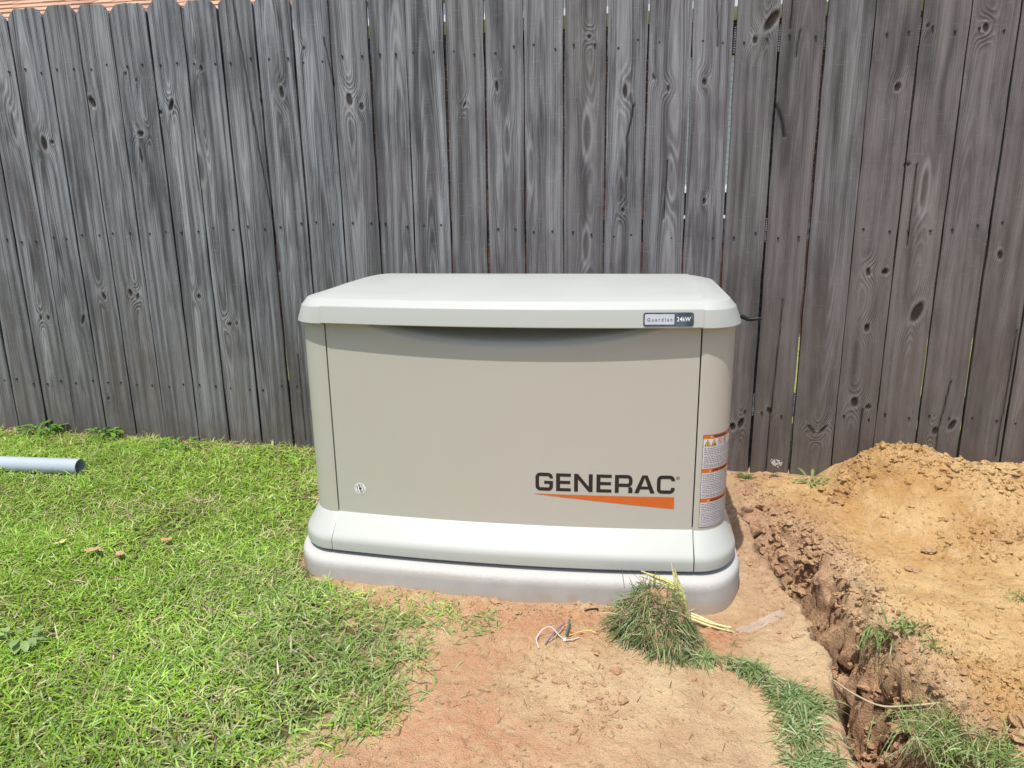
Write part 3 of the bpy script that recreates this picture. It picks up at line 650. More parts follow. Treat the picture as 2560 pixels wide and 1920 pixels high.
# knots: x, z, rx, rz, tilt, depth(hollow), ring strength
KN = [(-1.884, 1.399, .012, .022, .5, .006, 1), (-1.716, 1.503, .006, .008, 0, .002, .6), (-1.673, 1.476, .005, .007, 0, .002, .5), (-1.581, 1.35, .006, .010, .4, .004, .6), (-1.532, 1.375, .008, .022, -.4, .005, 1),
      (-1.381, 1.509, .007, .010, 0, .003, .8), (-1.684, 1.271, .014, .010, 0, .003, 1.4), (-2.136, 1.243, .012, .026, .1, .003, 1.2), (-2.099, 1.248, .008, .008, 0, .004, .5), (-1.139, 1.378, .004, .010, .2, .003, .4),
      (-1.05, 1.409, .008, .020, .1, .003, 1.2), (-.944, 1.565, .005, .007, 0, .003, .6), (-.773, 1.372, .012, .022, .15, .003, 1.2), (-.725, 1.346, .009, .012, 0, .002, 1), (.158, 1.558, .007, .008, 0, .004, 1),
      (-.187, 1.40, .006, .017, .1, .004, 1), (-.313, 1.339, .004, .012, -.5, .003, .6), (.292, 1.366, .007, .022, 0, .004, 1), (.394, 1.411, .005, .011, .5, .004, .6), (.447, 1.369, .006, .010, 0, .003, .8), (.293, .94, .006, .009, 0, .004, .9),
      (.575, 1.388, .007, .011, .2, .004, 1), (.594, .97, .006, .010, 0, .004, .9), (.742, 1.521, .008, .012, 0, .003, 1), (.795, 1.581, .014, .036, -.6, .004, 1), (1.233, 1.347, .010, .013, -.4, .003, .8), (1.492, 1.527, .009, .013, 0, .003, 1.4),
      (1.309, 1.541, .006, .008, 0, .003, .7), (1.20, .706, .008, .014, .15, .004, 1), (1.259, .707, .012, .010, .6, .006, .8), (1.64, .767, .008, .015, .2, .004, .9), (1.292, 1.086, .012, .006, .3, .004, .6),
      (1.216, .496, .009, .014, 0, .005, 1), (1.20, .204, .012, .018, .2, .004, 1), (1.252, .186, .010, .010, 0, .004, .8), (1.386, .557, .016, .036, -.35, .004, 1), (1.049, .089, .006, .022, .7, .003, .9), (1.092, .091, .006, .022, -.7, .003, .9),
      (1.503, .098, .010, .014, 0, .004, 1.1), (1.56, .123, .010, .020, -.45, .004, 1), (.749, .088, .010, .014, .2, .005, .9), (.78, .104, .009, .020, -.3, .005, .9), (.886, .159, .009, .013, .5, .003, .8),
      (-1.965, .596, .008, .016, .3, .003, .9), (-1.834, .613, .009, .014, .2, .003, 1), (-1.801, .597, .007, .014, -.3, .003, .9), (-1.51, .598, .008, .010, 0, .003, .8), (-2.30, .497, .006, .011, 0, .003, .8), (-2.262, .497, .006, .011, 0, .003, .8),
      (-1.38, .479, .009, .009, 0, .003, 1), (-1.347, .483, .005, .008, 0, .002, .6), (-2.02, .127, .006, .007, 0, .003, .6), (-2.086, .491, .007, .022, -.4, .003, .7), (-1.695, 1.186, .006, .03, .1, .002, .9), (-1.43, 1.13, .012, .05, .05, .001, 1.4),
      (-2.27, 1.32, .010, .05, .1, .001, 1.3), (.155, .80, .010, .05, .0, .001, 1.3), (.155, 1.22, .012, .06, 0, .001, 1.3), (-.06, 1.1, .008, .06, 0, .001, 1.2), (1.36, 1.0, .010, .06, 0, .001, 1.2), (-.15, 1.20, .008, .05, 0, .001, 1.2), (.47, 1.05, .006, .05, .05, .001, 1.1)]
# splits: list of points (x,z), width
CR = [([(-1.222, 1.78), (-1.198, 1.52), (-1.187, 1.38), (-1.170, 1.20), (-1.140, .95), (-1.128, .70)], .0035), ([(-.150 - .93, .35), (-1.075, -.04)], .002), ([(.325, 1.32), (.303, 1.20), (.305, 1.06)], .0035),
      ([(.455, 1.12), (.447, .9)], .002), ([(.868, 1.78), (.858, 1.55)], .003), ([(.893, 1.55), (.885, 1.46)], .002), ([(.828, 1.305), (.850, 1.255), (.862, 1.21), (.868, 1.19)], .006), ([(.905, .60), (.893, .16), (.888, -.10)], .002),
      ([(1.232, .18), (1.232, -.10)], .0016), ([(1.535, .30), (1.515, .11), (1.515, -.1)], .0018), ([(1.325, 1.09), (1.325, .80)], .0016), ([(-.86, 1.60), (-.83, 1.42)], .003), ([(1.735, .5), (1.73, .0)], .002), ([(.60, 1.75), (.615, 1.5)], .0025)]
STN = [(-2.19, 1.35, .016, .20), (-2.15, 1.20, .014, .10), (-1.672, 1.20, .014, .10), (-1.655, 1.07, .014, .10), (-1.63, .88, .012, .16), (-.66, 1.35, .014, .40), (-.50, 1.45, .014, .34), (-.49, 1.0, .012, .5), (-.33, 1.0, .016, .3), (-1.42, 1.4, .014, .08),
       (.86, 1.45, .022, .22), (.88, 1.15, .020, .12), (1.04, 1.3, .016, .18), (1.23, 1.45, .016, .14), (1.39, 1.40, .014, .3), (.735, 1.1, .014, .22), (1.19, .35, .014, .16), (1.345, .75, .012, .2), (.72, .4, .02, .3), (-2.0, .95, .012, .2), (-1.34, .85, .012, .3), (-2.25, .8, .02, .3), (.31, 1.1, .006, .2), (.155, .96, .012, .16), (-.08, .95, .014, .22)]
nails = Acc()
for i in range(len(E_) - 1):
    gapw = .0045 + .0060 * ((i * 7919) % 13) / 13.0
    xa, xb = E_[i] + gapw * .4, E_[i + 1] - gapw * .6
    xm = (xa + xb) / 2
    zb = float(np.interp(xm, [-1.2, .76], [-.075, -.135])); zt = 1.762 + .012 * n2(np.array([i * 1.7]), np.array([.3]), 5)[0]
    nx_, nz_ = (34, 270) if -2.75 < xm < 2.0 else (16, 60)
    u = np.linspace(0, 1, nx_); v = np.linspace(0, 1, nz_)
    U, Vv = np.meshgrid(u, v, indexing='ij')
    lean = .004 * n2(np.array([i * 2.3]), np.array([.7]), 6)[0]
    x = xa + (xb - xa) * U; dist = np.minimum(x - xa, xb - x)
    topz = zt - np.clip(.030 - dist, 0, 1) * 1.15 + .002 * n2(x * 90, x * 0 + i, 7)
    z = zb + Vv * (topz - zb)
    x = x + lean * (z - .8) + .0014 * n2(z * 9 + i * 3, (U > .5) * 3.0 + i, 8) * (np.abs(U - .5) * 2) ** 3
    y = .998 + .0030 * n2(np.array([i * 3.1]), np.array([.1]), 9)[0] + .0025 * (n2(np.array([i * 1.3]), np.array([.9]), 10)[0]) * (2 * U - 1) ** 2 + .0016 * n2(z * 2, U * 2 + i * 5, 11)
    xl = x - xm
    # growth rings of a plank sawn off the pith
    pc = .05 * n2(np.array([i * 1.9]), np.array([2.2]), 12)[0]; hgt = .016 + .03 * abs(n2(np.array([i * 2.9]), np.array([4.2]), 13)[0])
    slope = .045 * n2(np.array([i * 4.9]), np.array([1.2]), 14)[0]
    hh = hgt + slope * (z - .8) + .012 * fbm(z * 1.4 + i * 7, z * 0 + i, 15, 3)
    rr = np.sqrt((xl - pc + .012 * fbm(z * 1.1, z * 0 + i * 3, 16, 2)) ** 2 + hh ** 2)
    kn = np.zeros_like(x); ck = np.zeros_like(x); stn = np.zeros_like(x); pale = np.zeros_like(x)
    for (kx, kz, rx, rz, an, dp, st) in KN:
        if kx < xa - .02 or kx > xb + .02: continue
        dx = (x - kx) * math.cos(an) + (z - kz) * math.sin(an); dz = -(x - kx) * math.sin(an) + (z - kz) * math.cos(an)
        e = np.sqrt((dx / rx) ** 2 + (dz / rz) ** 2) 
        m_ = 1 - sstep(.85, 1.25, e)
        kn = np.maximum(kn, m_ * (.9 if dp > .0015 else .35)); y = y + dp * m_
        pale = np.maximum(pale, np.exp(-((e - 1.5) / .35) ** 2) * .8 * st)
        rr = rr + .016 * st * np.exp(-(dx / (rx * 2.6 + .006)) ** 2 - (dz / (rz * 2.6 + .012)) ** 2)
        y = y - .0012 * np.exp(-((e - 1.4) / .5) ** 2)
    for pts, wd in CR:
        px = np.array([q[0] for q in pts]); pz = np.array([q[1] for q in pts]); o_ = np.argsort(pz)
        if px.max() < xa - .01 or px.min() > xb + .01: continue
        xc_ = np.interp(z, pz[o_], px[o_]) + .0015 * n2(z * 40, z * 0, 18); inside = (z > pz.min()) & (z < pz.max())
        m_ = np.exp(-((x - xc_) / max(wd, .0026)) ** 2) * inside
        ck = np.maximum(ck, m_); y = y + .005 * m_
    for (sx, sz, wx, wz) in STN:
        if sx < xa - .05 or sx > xb + .05: continue
        stn = np.maximum(stn, np.exp(-((x - sx + .01 * n2(z * 6, z * 0, 19)) / wx) ** 2 - np.abs((z - sz) / wz) ** 3))
    for bnd in range(2):
        h1, h2, h3 = (n2(np.array([i * 3.7 + bnd * 11]), np.array([q_ + .3]), 50)[0] for q_ in range(3))
        if h1 > -.15:
            bc = h2 * .05 + .012 * n2(z * 1.1, z * 0 + i * 3 + bnd, 52); bw = .007 + .013 * abs(h3)
            stn = np.maximum(stn, (.45 + .4 * abs(h1)) * np.exp(-((xl - bc) / bw) ** 2) * sstep(-.25, .35, n2(z * .9 + i * 5, z * 0 + bnd * 7, 53)))
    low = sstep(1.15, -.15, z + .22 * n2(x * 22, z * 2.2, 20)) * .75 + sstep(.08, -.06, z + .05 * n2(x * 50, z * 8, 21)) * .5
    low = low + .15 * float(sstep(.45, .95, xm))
    Vf = np.stack([x, y, z], -1)
    per = [(a_, 0) for a_ in range(nx_)] + [(nx_ - 1, b_) for b_ in range(1, nz_)] + [(a_, nz_ - 1) for a_ in range(nx_ - 2, -1, -1)] + [(0, b_) for b_ in range(nz_ - 2, 0, -1)]
    idx = np.array([a_ * nz_ + b_ for a_, b_ in per]); nf = nx_ * nz_; k = len(idx)
    flat = Vf.reshape(-1, 3); bk = flat[idx].copy(); bk[:, 1] = 1.0165
    ed = flat[idx].copy()
    Fside = np.stack([nf + np.arange(k), nf + k + np.arange(k), nf + k + (np.arange(k) + 1) % k, nf + (np.arange(k) + 1) % k], -1)
    Fb = np.array([(nf + k + np.arange(k))[::-1]])
    allV = np.concatenate([flat, ed, bk])
    def ext(a_): a_ = a_.ravel(); return np.concatenate([a_, a_[idx], a_[idx]])
    mesh_obj('picket', allV, [grid_faces(nx_, nz_), Fside, Fb], MT['wood'], fence, True,
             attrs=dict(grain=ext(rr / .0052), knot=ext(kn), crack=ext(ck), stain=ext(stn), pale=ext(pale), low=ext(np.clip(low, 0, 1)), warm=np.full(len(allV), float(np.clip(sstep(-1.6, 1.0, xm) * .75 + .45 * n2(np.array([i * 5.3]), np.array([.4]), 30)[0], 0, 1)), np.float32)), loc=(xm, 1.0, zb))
    for zz in (1.525, .87 - .03 * math.sin(xm * 2), float(np.interp(xm, [-1.2, .8], [.20, .15]))):
        for s in (-1, 1):
            nx0 = xm + s * random.uniform(.030, .048); nz0 = zz + random.uniform(-.014, .014)
            Vn, Fn = tube_vf([(nx0, .9955, nz0), (nx0, 1.003, nz0)], .0042, 8); nails.add(Vn, Fn)
            Vn, Fn = box_vf((nx0 + random.uniform(-.001, .001), .997, nz0 - .006), (.003, .001, .006))
nails.obj('nails', plain('rusty_nail_head', (.02, .018, .018), .6), fence, kind='stuff')
z_one = lambda V: dict(grain=V[:, 2] * 120, knot=V[:, 0] * 0, crack=V[:, 0] * 0, stain=V[:, 0] * 0, pale=V[:, 0] * 0, low=V[:, 0] * 0, warm=V[:, 0] * 0)
for zz in (1.525, .86, .175):
    for x0, x1 in ((-3.9, -1.55), (-1.55, .85), (.85, 3.2)):
        Vb, Fb = box_vf(((x0 + x1) / 2, 1.0375, zz), (x1 - x0 - .004, .038, .088))
        mesh_obj('rail', Vb, Fb, MT['wood'], fence, False, attrs=z_one(Vb))
for x0 in (-3.9, -1.55, .85, 3.2):
    Vb, Fb = box_vf((x0, 1.103, .70), (.089, .089, 1.72))
    mesh_obj('post', Vb, Fb, MT['wood'], fence, False, attrs=z_one(Vb))

# ------------------------------------------------------------------ house behind the fence
house = thing('brick_house', 'red brick house with a light brown shingle roof behind the fence', 'house', (-2, 4.3, -.09))
mb = Mat('red_brick', rough=.9, spec=.2); p = mb.pos(); oi = mb.noise(mb.vscale(p, (4.7, .1, 13.2)), 1, 0)
mb.base(mb.mix(mb.ramp(oi, .3, .7), (.085, .034, .028), (.16, .065, .05))); mb.bump(mb.noise(p, 120, 4), .002, .6)
MT['mortar'] = plain('mortar', (.42, .39, .36), .95); MT['white_paint'] = plain('white_house_paint', (.74, .76, .76), .5, var=.04)
Vb, Fb = box_vf((-1.5, 4.12, 1.1), (15, .16, 2.4)); mesh_obj('wall', Vb, Fb, MT['mortar'], house, False)
a = Acc(); zc = -.06; row = 0
WX0, WX1, WZ0, WZ1 = .60, 1.46, .82, 2.0
while zc < 2.28:
    x0 = -7.4 + (row % 2) * .1025
    while x0 < 5.4:
        if not (x0 + .1 > WX0 - .08 and x0 + .1 < WX1 + .08 and zc > WZ0 - .05 and zc < WZ1): a.box((x0 + .0975, 4.036 + random.uniform(-.001, .001), zc + .0325), (.193, .02, .063))
        x0 += .205
    zc += .0755; row += 1
a.obj('bricks', mb.m, house, kind='stuff')
wn = Acc()
for c, s in (((WX0 - .03, 4.02, 1.41), (.06, .06, 1.22)), ((WX1 + .03, 4.02, 1.41), (.06, .06, 1.22)), (((WX0 + WX1) / 2, 4.02, 2.0), (WX1 - WX0, .06, .05)), (((WX0 + WX1) / 2, 4.012, 1.03), (WX1 - WX0, .044, .03))): wn.box(c, s)
wf = wn.obj('window', MT['white_paint'], house)
Vb, Fb = box_vf(((WX0 + WX1) / 2, 4.0, .825), (1.0, .10, .04)); mesh_obj('sill', Vb, Fb, MT['white_paint'], wf, False)
gl = plain('dark_window_glass', (.02, .023, .025), .06, .6); Vb, Fb = box_vf(((WX0 + WX1) / 2, 4.030, .93), (WX1 - WX0, .006, .17)); mesh_obj('pane', Vb, Fb, gl, wf, False)
a = Acc(); zc = 1.06
while zc < 1.97: a.box(((WX0 + WX1) / 2, 4.030, zc), (WX1 - WX0 - .01, .012, .042)); zc += .045
a.obj('blind', plain('white_blind', (.7, .72, .70), .6, var=.03), wf)
Vb, Fb = box_vf((-1.5, 3.612, 2.285), (15.4, .022, .145)); mesh_obj('fascia', Vb, Fb, MT['white_paint'], house, False)
Vb, Fb = box_vf((-1.5, 3.83, 2.222), (15.4, .41, .012)); mesh_obj('soffit', Vb, Fb, MT['white_paint'], house, False)
th_ = math.radians(28); ey, ez = 3.575, 2.362; su = np.array([0, math.cos(th_), math.sin(th_)]); sn = np.array([0, -math.sin(th_), math.cos(th_)])
roof = mesh_obj('roof', *[np.array([(x_, ey + su[1] * d_ + sn[1] * h_, ez + su[2] * d_ + sn[2] * h_) for x_ in (-9.3, 6.3) for d_ in (0, 5.2) for h_ in (-.03, -.004)]), np.array([(0, 1, 3, 2), (4, 6, 7, 5), (0, 4, 5, 1), (2, 3, 7, 6), (0, 2, 6, 4), (1, 5, 7, 3)])], plain('roof_deck', (.25, .2, .15), .9), house, False)
mr = Mat('tan_shingle', rough=.95, spec=.1); oi = mr.n('ObjectInfo').outputs['Random']; p = mr.pos()
cell = mr.noise(mr.vscale(p, (6, 3, 3)), 1, 1)
c = mr.mix(mr.ramp(oi, 0, 1), (.36, .20, .135), (.56, .36, .24)); c = mr.mix(mr.ramp(cell, .4, .6, 0, .6), c, (.50, .30, .20)); c = mr.mix(mr.ramp(mr.noise(p, 260, 2), .4, .7, 0, .4), c, (.68, .50, .38))
mr.base(c); mr.bump(mr.noise(p, 500, 2), .002, .5)
def shingle(x0, w, d0, L, th):
    # thick butt edge at d0, thin at the top
    Vs = []
    for x_ in (x0, x0 + w):
        for d_, h_ in ((d0, .002), (d0, .002 + th), (d0 + L, .0015), (d0 + L, .0035)):
            q_ = np.array([x_, ey, ez]) + su * d_ + sn * h_; Vs.append(q_)
    return np.array(Vs), np.array([(0, 1, 3, 2), (4, 6, 7, 5), (0, 4, 5, 1), (2, 3, 7, 6), (0, 2, 6, 4), (1, 5, 7, 3)])
a = Acc(); cnt = 0
for row in range(38):
    x0 = -9.2 + .07 * ((row * 5) % 7)
    while x0 < 6.2:
        w = random.choice((.11, .15, .19, .24)) + random.uniform(-.01, .01); thk = random.choice((.007, .010, .013))
        Vs, F_ = shingle(x0, w - .003, row * .128 - .01, .20, thk + .006)
        if row < 6 and -4.55 < x0 < -1.55 and cnt < 290: mesh_obj('shingle', Vs, F_, mr.m, roof, False, loc=Vs[0]); cnt += 1
        else: a.add(Vs, F_)
        x0 += w
a.obj('shingles', mr.m, roof, kind='stuff')

# ------------------------------------------------------------------ generator body
GD = .64; SAG = .026; SX = .511; HW = .607; CRX, CRY = .090, .105
def bow(x): return -SAG * (1 - (np.asarray(x) / SX) ** 2)
def end_section(m=16):
    P = [(SX, 0.0, 0.10, -1.0)]
    for k in range(m + 1):
        a_ = k / m * math.pi / 2; P.append((HW - CRX + CRX * math.sin(a_), CRY - CRY * math.cos(a_), math.sin(a_), -math.cos(a_)))
    for yy in (.16, .28, .40, GD - .125): P.append((HW, yy, 1, 0))
    for k in range(1, 9):
        a_ = k / 8 * math.pi / 2; P.append((HW - .092 + .092 * math.cos(a_), GD - .115 + .115 * math.sin(a_), math.cos(a_), math.sin(a_)))
    P.append((SX, GD, 0, 1)); return np.array(P)
RE = end_section(); LE = RE[::-1] * np.array([-1, 1, -1, 1])
fx = np.linspace(-SX, SX, 49)
FR = np.stack([fx, bow(fx), fx * .08, -np.ones_like(fx)], -1)
BK = np.stack([fx[::-1], GD + 0 * fx, 0 * fx, np.ones_like(fx)], -1)
def ring(S, of, os_, ob, z):
    o = np.empty((len(S), 3)); o[:, 0] = S[:, 0] + os_ * S[:, 2]
    o[:, 1] = S[:, 1] + np.where(S[:, 3] < 0, of, ob) * S[:, 3]; o[:, 2] = z; return o
def loft(name, S, rings, mat, parent, smooth=True, dx=0, dn=0, dz=0, flip=False, **k):
    R_ = np.stack([ring(S, r_[0] + dn, r_[1] + dn, (r_[2] if len(r_) > 3 else r_[0] * .5) + dn, r_[-1] + dz) for r_ in rings], 1)
    R_[..., 0] += dx
    F = grid_faces(len(S), len(rings)); 
    return mesh_obj(name, R_.reshape(-1, 3), F, mat, parent, smooth, **k)
gen = thing('standby_generator', 'beige metal home standby generator with sloped lid, standing on the concrete pad', 'generator', (0, .3, 0))

# dark inner core behind the panels
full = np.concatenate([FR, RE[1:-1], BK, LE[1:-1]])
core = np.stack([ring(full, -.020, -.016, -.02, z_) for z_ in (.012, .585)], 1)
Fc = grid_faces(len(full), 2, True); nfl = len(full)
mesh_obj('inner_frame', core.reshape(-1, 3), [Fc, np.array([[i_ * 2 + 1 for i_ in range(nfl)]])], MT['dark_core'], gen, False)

# lid
LR = [(.006, .004, .004, .669), (.020, .009, .010, .6605), (.0255, .013, .015, .6615), (.0262, .0135, .0155, .664), (.0195, -.002, .004, .7065), (.0188, -.004, .002, .7084), (.0175, -.006, .000, .7100), (.0010, -.018, -.014, .7250), (-.0012, -.021, -.017, .7263), (-.0050, -.026, -.022, .7272)]
LSAG = .007
def lid_top(y): 
    t_ = np.clip((y + .02) / (GD + .04), 0, 1); return .7272 + .0195 * np.sin(t_ * np.pi) ** .8
front = np.stack([ring(FR, r_[0] + .002, r_[1], r_[2], r_[3] + .002) for r_ in LR], 1); front[..., 1] -= (LSAG * (1 - (fx / SX) ** 2))[:, None]
backr = np.stack([ring(BK[::-1], r_[0], r_[1], r_[2] + .002, r_[3] + .002) for r_ in LR], 1)
a0, b0 = front[:, -1], backr[:, -1]; mid = []
for t_ in np.linspace(0, 1, 22)[1:-1]:
    q_ = a0 * (1 - t_) + b0 * t_; q_[:, 2] = lid_top(q_[:, 1]) + .0032; mid.append(q_)
Lm = np.concatenate([front, np.stack(mid, 1), backr[:, ::-1]], 1); Lm[:, :, 0] = fx[:, None]
lid = mesh_obj('lid', Lm.reshape(-1, 3), grid_faces(Lm.shape[0], Lm.shape[1]), MT['trim'], gen, True)
def wnorm(o): m_ = o.modifiers.new('face_normals', 'WEIGHTED_NORMAL'); m_.weight = 90; return o
wnorm(lid)
def lid_end(S, sgn):
    R_ = [ring(S, *r_[:3], r_[3]) for r_ in LR]; rim = R_[-1]; s_ = np.cumsum(np.r_[0, np.hypot(*np.diff(rim[:, :2], axis=0).T)]); s_ /= s_[-1]
    ya, yb = rim[0, 1], rim[-1, 1]; tgt = np.stack([np.full(len(S), sgn * (SX - .004)), ya + (yb - ya) * s_, np.zeros(len(S))], -1); tgt[:, 2] = lid_top(tgt[:, 1])
    for t_ in np.linspace(0, 1, 12)[1:]:
        q_ = rim * (1 - t_) + tgt * t_; q_[:, 2] = rim[:, 2] + (tgt[:, 2] - rim[:, 2]) * math.sin(t_ * math.pi / 2) ; R_.append(q_)
    G = np.stack(R_, 1)
    if True:
        e0 = G[:1].copy(); e0[..., 0] -= sgn * .006; e1 = G[-1:].copy(); e1[..., 0] -= sgn * .006
        G = np.concatenate([e0, G, e1])
    return wnorm(mesh_obj('lid_end', G.reshape(-1, 3), grid_faces(G.shape[0], G.shape[1]), MT['trim'], gen, True))
lid_end(RE, 1); lid_end(LE, -1)

# door with scooped hand grip
dx_ = np.linspace(-SX + .0022, SX - .0022, 141); dz_ = np.concatenate([np.linspace(.0965, .60, 40), np.linspace(.6035, .672, 34)])
DX, DZ = np.meshgrid(dx_, dz_, indexing='ij')
zs = .663 - .064 * np.clip(1 - (np.abs(DX - .01) / .425) ** 2.4, 0, 1)
scoop = np.clip((DZ - zs) / .050, 0, 1.4); scoop = np.where(np.abs(DX - .01) < .425, scoop, 0)
DYy = bow(DX) + .040 * (np.sqrt(scoop ** 2 + .012) - .11) + .055 * sstep(.35, 1.1, scoop) + .0015
Gd = np.stack([DX, DYy, DZ], -1)
def skirt(G, dy):
    L0 = G[:1].copy(); L0[..., 1] += dy; R0 = G[-1:].copy(); R0[..., 1] += dy; G = np.concatenate([L0, G, R0])
    B0 = G[:, :1].copy(); B0[..., 1] += dy; return np.concatenate([B0, G], 1)
Gd = skirt(Gd, .016)
door = mesh_obj('door', Gd.reshape(-1, 3), grid_faces(Gd.shape[0], Gd.shape[1]), MT['panel'], gen, True)
door.data.polygons.foreach_set('use_smooth', np.array([True] * len(door.data.polygons)))
md = door.modifiers.new('edges', 'EDGE_SPLIT'); md.split_angle = math.radians(50)
# corner posts, side and rear panels
kp = 15
def panel(name, S, z0, z1, inset=True, mat='panel'):
    G = np.stack([ring(S, 0, 0, 0, z_) for z_ in np.linspace(z0, z1, 6)], 1)
    c0 = G[:1].copy(); c0[..., 1] += .014 * (1 if S[0, 3] < -.3 else 0); c0[..., 0] -= .012 * (S[0, 2] if abs(S[0, 2]) > .9 else 0)
    c1 = G[-1:].copy(); c1[..., 1] += .014 * (1 if S[-1, 3] < -.3 else 0); c1[..., 0] -= .012 * (S[-1, 2] if abs(S[-1, 2]) > .9 else 0)
    G = np.concatenate([c0, G, c1])
    o = mesh_obj(name, G.reshape(-1, 3), grid_faces(G.shape[0], G.shape[1]), MT[mat], gen, True)
    e = o.modifiers.new('edges', 'EDGE_SPLIT'); e.split_angle = math.radians(50); return o
PS = RE[:19].copy(); PS[0, 0] += .0015
post_r = panel('corner_post', PS, .090, .672)
PL = (PS * np.array([-1, 1, -1, 1]))[::-1]; post_l = panel('corner_post', PL, .090, .672)
SR = RE[18:-1].copy(); SR[0, 1] += .003; panel('side_panel', SR, .090, .672); panel('side_panel', (SR * np.array([-1, 1, -1, 1]))[::-1], .090, .672)
panel('rear_panel', np.concatenate([RE[-2:-1] * 0 + np.array([[SX + .03, GD, 0, 1]]), BK, np.array([[-SX - .03, GD, 0, 1]])]), .090, .672)
# flared base trim
BR = [(-.012, -.010, -.01, .1005), (-.006, -.005, -.004, .0985), (.001, .0005, .001, .0945), (.0485, .0255, .02, .0475), (.0545, .0300, .025, .0415), (.0585, .0330, .03, .0345), (.0600, .0345, .032, .0265), (.0600, .0345, .032, .0040), (.0575, .032, .03, .0012), (.040, .018, .02, .0012)]
wnorm(loft('base_rail', FR, BR, MT['trim'], gen, dn=.0012))
loft('base_rail', BK, BR, MT['trim'], gen, dn=.0012)
def base_corner(S, sgn):
    S2 = np.concatenate([S[:1], S, S[-1:]]); o_ = wnorm(loft('base_corner', S2, BR, MT['trim'], gen))
    return o_
RE2 = RE.copy(); LE2 = LE.copy()
base_corner(RE2, 1); base_corner(LE2, -1)
# feet shims keep the dark gap
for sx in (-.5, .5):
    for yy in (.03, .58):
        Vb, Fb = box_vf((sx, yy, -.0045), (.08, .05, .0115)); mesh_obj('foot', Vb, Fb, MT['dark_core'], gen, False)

# latch on the right side
lt = Acc(); lt.box((HW + .016, .30, .632), (.012, .055, .062))
la = lt.obj('latch', MT['black'], gen)
Vt, Ft = tube_vf(smooth_path([(HW + .018, .235, .655), (HW + .030, .235, .656), (HW + .052, .235, .646), (HW + .075, .235, .647), (HW + .090, .235, .648)], 5), [.004] * 5 + [.006] * 8 + [.0055] * 5 + [.004] * 3, 8, True, 1.0)
mesh_obj('latch_handle', Vt, Ft, MT['black'], la)
Vb, Fb = box_vf((HW + .010, .215, .622), (.010, .03, .075)); mesh_obj('hinge_plate', Vb, Fb, MT['black'], gen, False)

# ---- lettering helpers
def strip_poly(P, t):
    P = np.asarray(P, float); T = np.gradient(P, axis=0); T /= np.linalg.norm(T, axis=1)[:, None]; Nn = np.stack([-T[:, 1], T[:, 0]], -1)
    A, B = P + Nn * t / 2, P - Nn * t / 2; n = len(P)
    return [np.array([A[i], A[i + 1], B[i + 1], B[i]]) for i in range(n - 1)]
def arc(cx, cy, r, a0, a1, n=7): return [(cx + r * math.cos(a_), cy + r * math.sin(a_)) for a_ in np.linspace(a0, a1, n)]
def rect(x0, y0, x1, y1): return np.array([(x0, y0), (x1, y0), (x1, y1), (x0, y1)])
def glyph(ch, w, t=.205, b=.175):
    h = b / 2; v = t / 2; rr = .17; pi = math.pi
    if ch == 'E': return [rect(0, 0, t, 1), rect(t, 0, w, b), rect(t, .5 - h, w * .96, .5 + h), rect(t, 1 - b, w, 1)]
    if ch == 'N': return [rect(0, 0, t, 1), rect(w - t, 0, w, 1), np.array([(t, 1), (t, .70), (w - t, 0), (w - t, .30)])]
    if ch == 'A': 
        ia = (.5 * w, .86); lx = lambda y_: t * 1.12 + (ia[0] - t * 1.12) * y_ / ia[1]
        L = np.array([(0, 0), (t * 1.12, 0), (.5 * w, .86), (.5 * w, 1), (.37 * w, 1)]); R_ = np.array([(w - x_, y_) for x_, y_ in L])[::-1]
        return [L, R_, np.array([(lx(.22), .22), (w - lx(.22), .22), (w - lx(.38), .38), (lx(.38), .38)])]
    top = [(w - v, .70)] + [(w - v, 1 - h - rr)] + arc(w - v - rr, 1 - h - rr, rr, 0, pi / 2)[1:] + arc(v + rr, 1 - h - rr, rr, pi / 2, pi) + arc(v + rr, h + rr, rr, pi, 1.5 * pi) + arc(w - v - rr, h + rr, rr, 1.5 * pi, 2 * pi)
    tk = (t + b) / 2
    if ch == 'C': return strip_poly(top + [(w - v, .33)], tk)
    if ch == 'G': return strip_poly(top + [(w - v, .555)], tk) + [rect(.50 * w, .385, w - v - tk / 2 - .001, .555)]
    if ch == 'R':
        bowl = [(t, 1 - h), (w - v - rr, 1 - h)] + arc(w - v - rr, 1 - h - rr, rr, pi / 2, 0)[1:] + arc(w - v - rr, .43 + rr, rr, 0, -pi / 2) + [(t, .43)]
        return [rect(0, 0, t, 1)] + strip_poly(bowl, tk * .98) + [np.array([(w - t * 1.06, 0), (w, 0), (w, .22), (w - .05, .335), (w - t * 1.06, .335)])]
def decal(name, polys, fmap, mat, parent, **k):
    a = Acc()
    for q_ in polys:
        V3 = np.array([fmap(x_, y_) for x_, y_ in q_])
        if len(q_) == 4 and False: pass
        a.add(V3, np.array([list(range(len(q_)))]))
    return a.obj(name, mat, parent, **k)
LH = .0520; K0 = .0002055
def door_pt(x0, z0, lift=.0007):
    return lambda u, v: (x0 + u, float(bow(x0 + u)) + .0015 - lift, z0 + v)
for ch, p0, p1 in (('G', 95, 335), ('E', 375, 572), ('N', 615, 862), ('E', 912, 1112), ('R', 1155, 1388), ('A', 1412, 1680), ('C', 1703, 1940)):
    w = (p1 - p0) * K0 / LH; x0 = .0800 + (p0 - 95) * K0
    decal('logo_letter', glyph(ch, w), (lambda x0: (lambda u, v: door_pt(x0, .2025)(u * LH, v * LH)))(x0), MT['ink'], door)
nst = 24; q_ = []
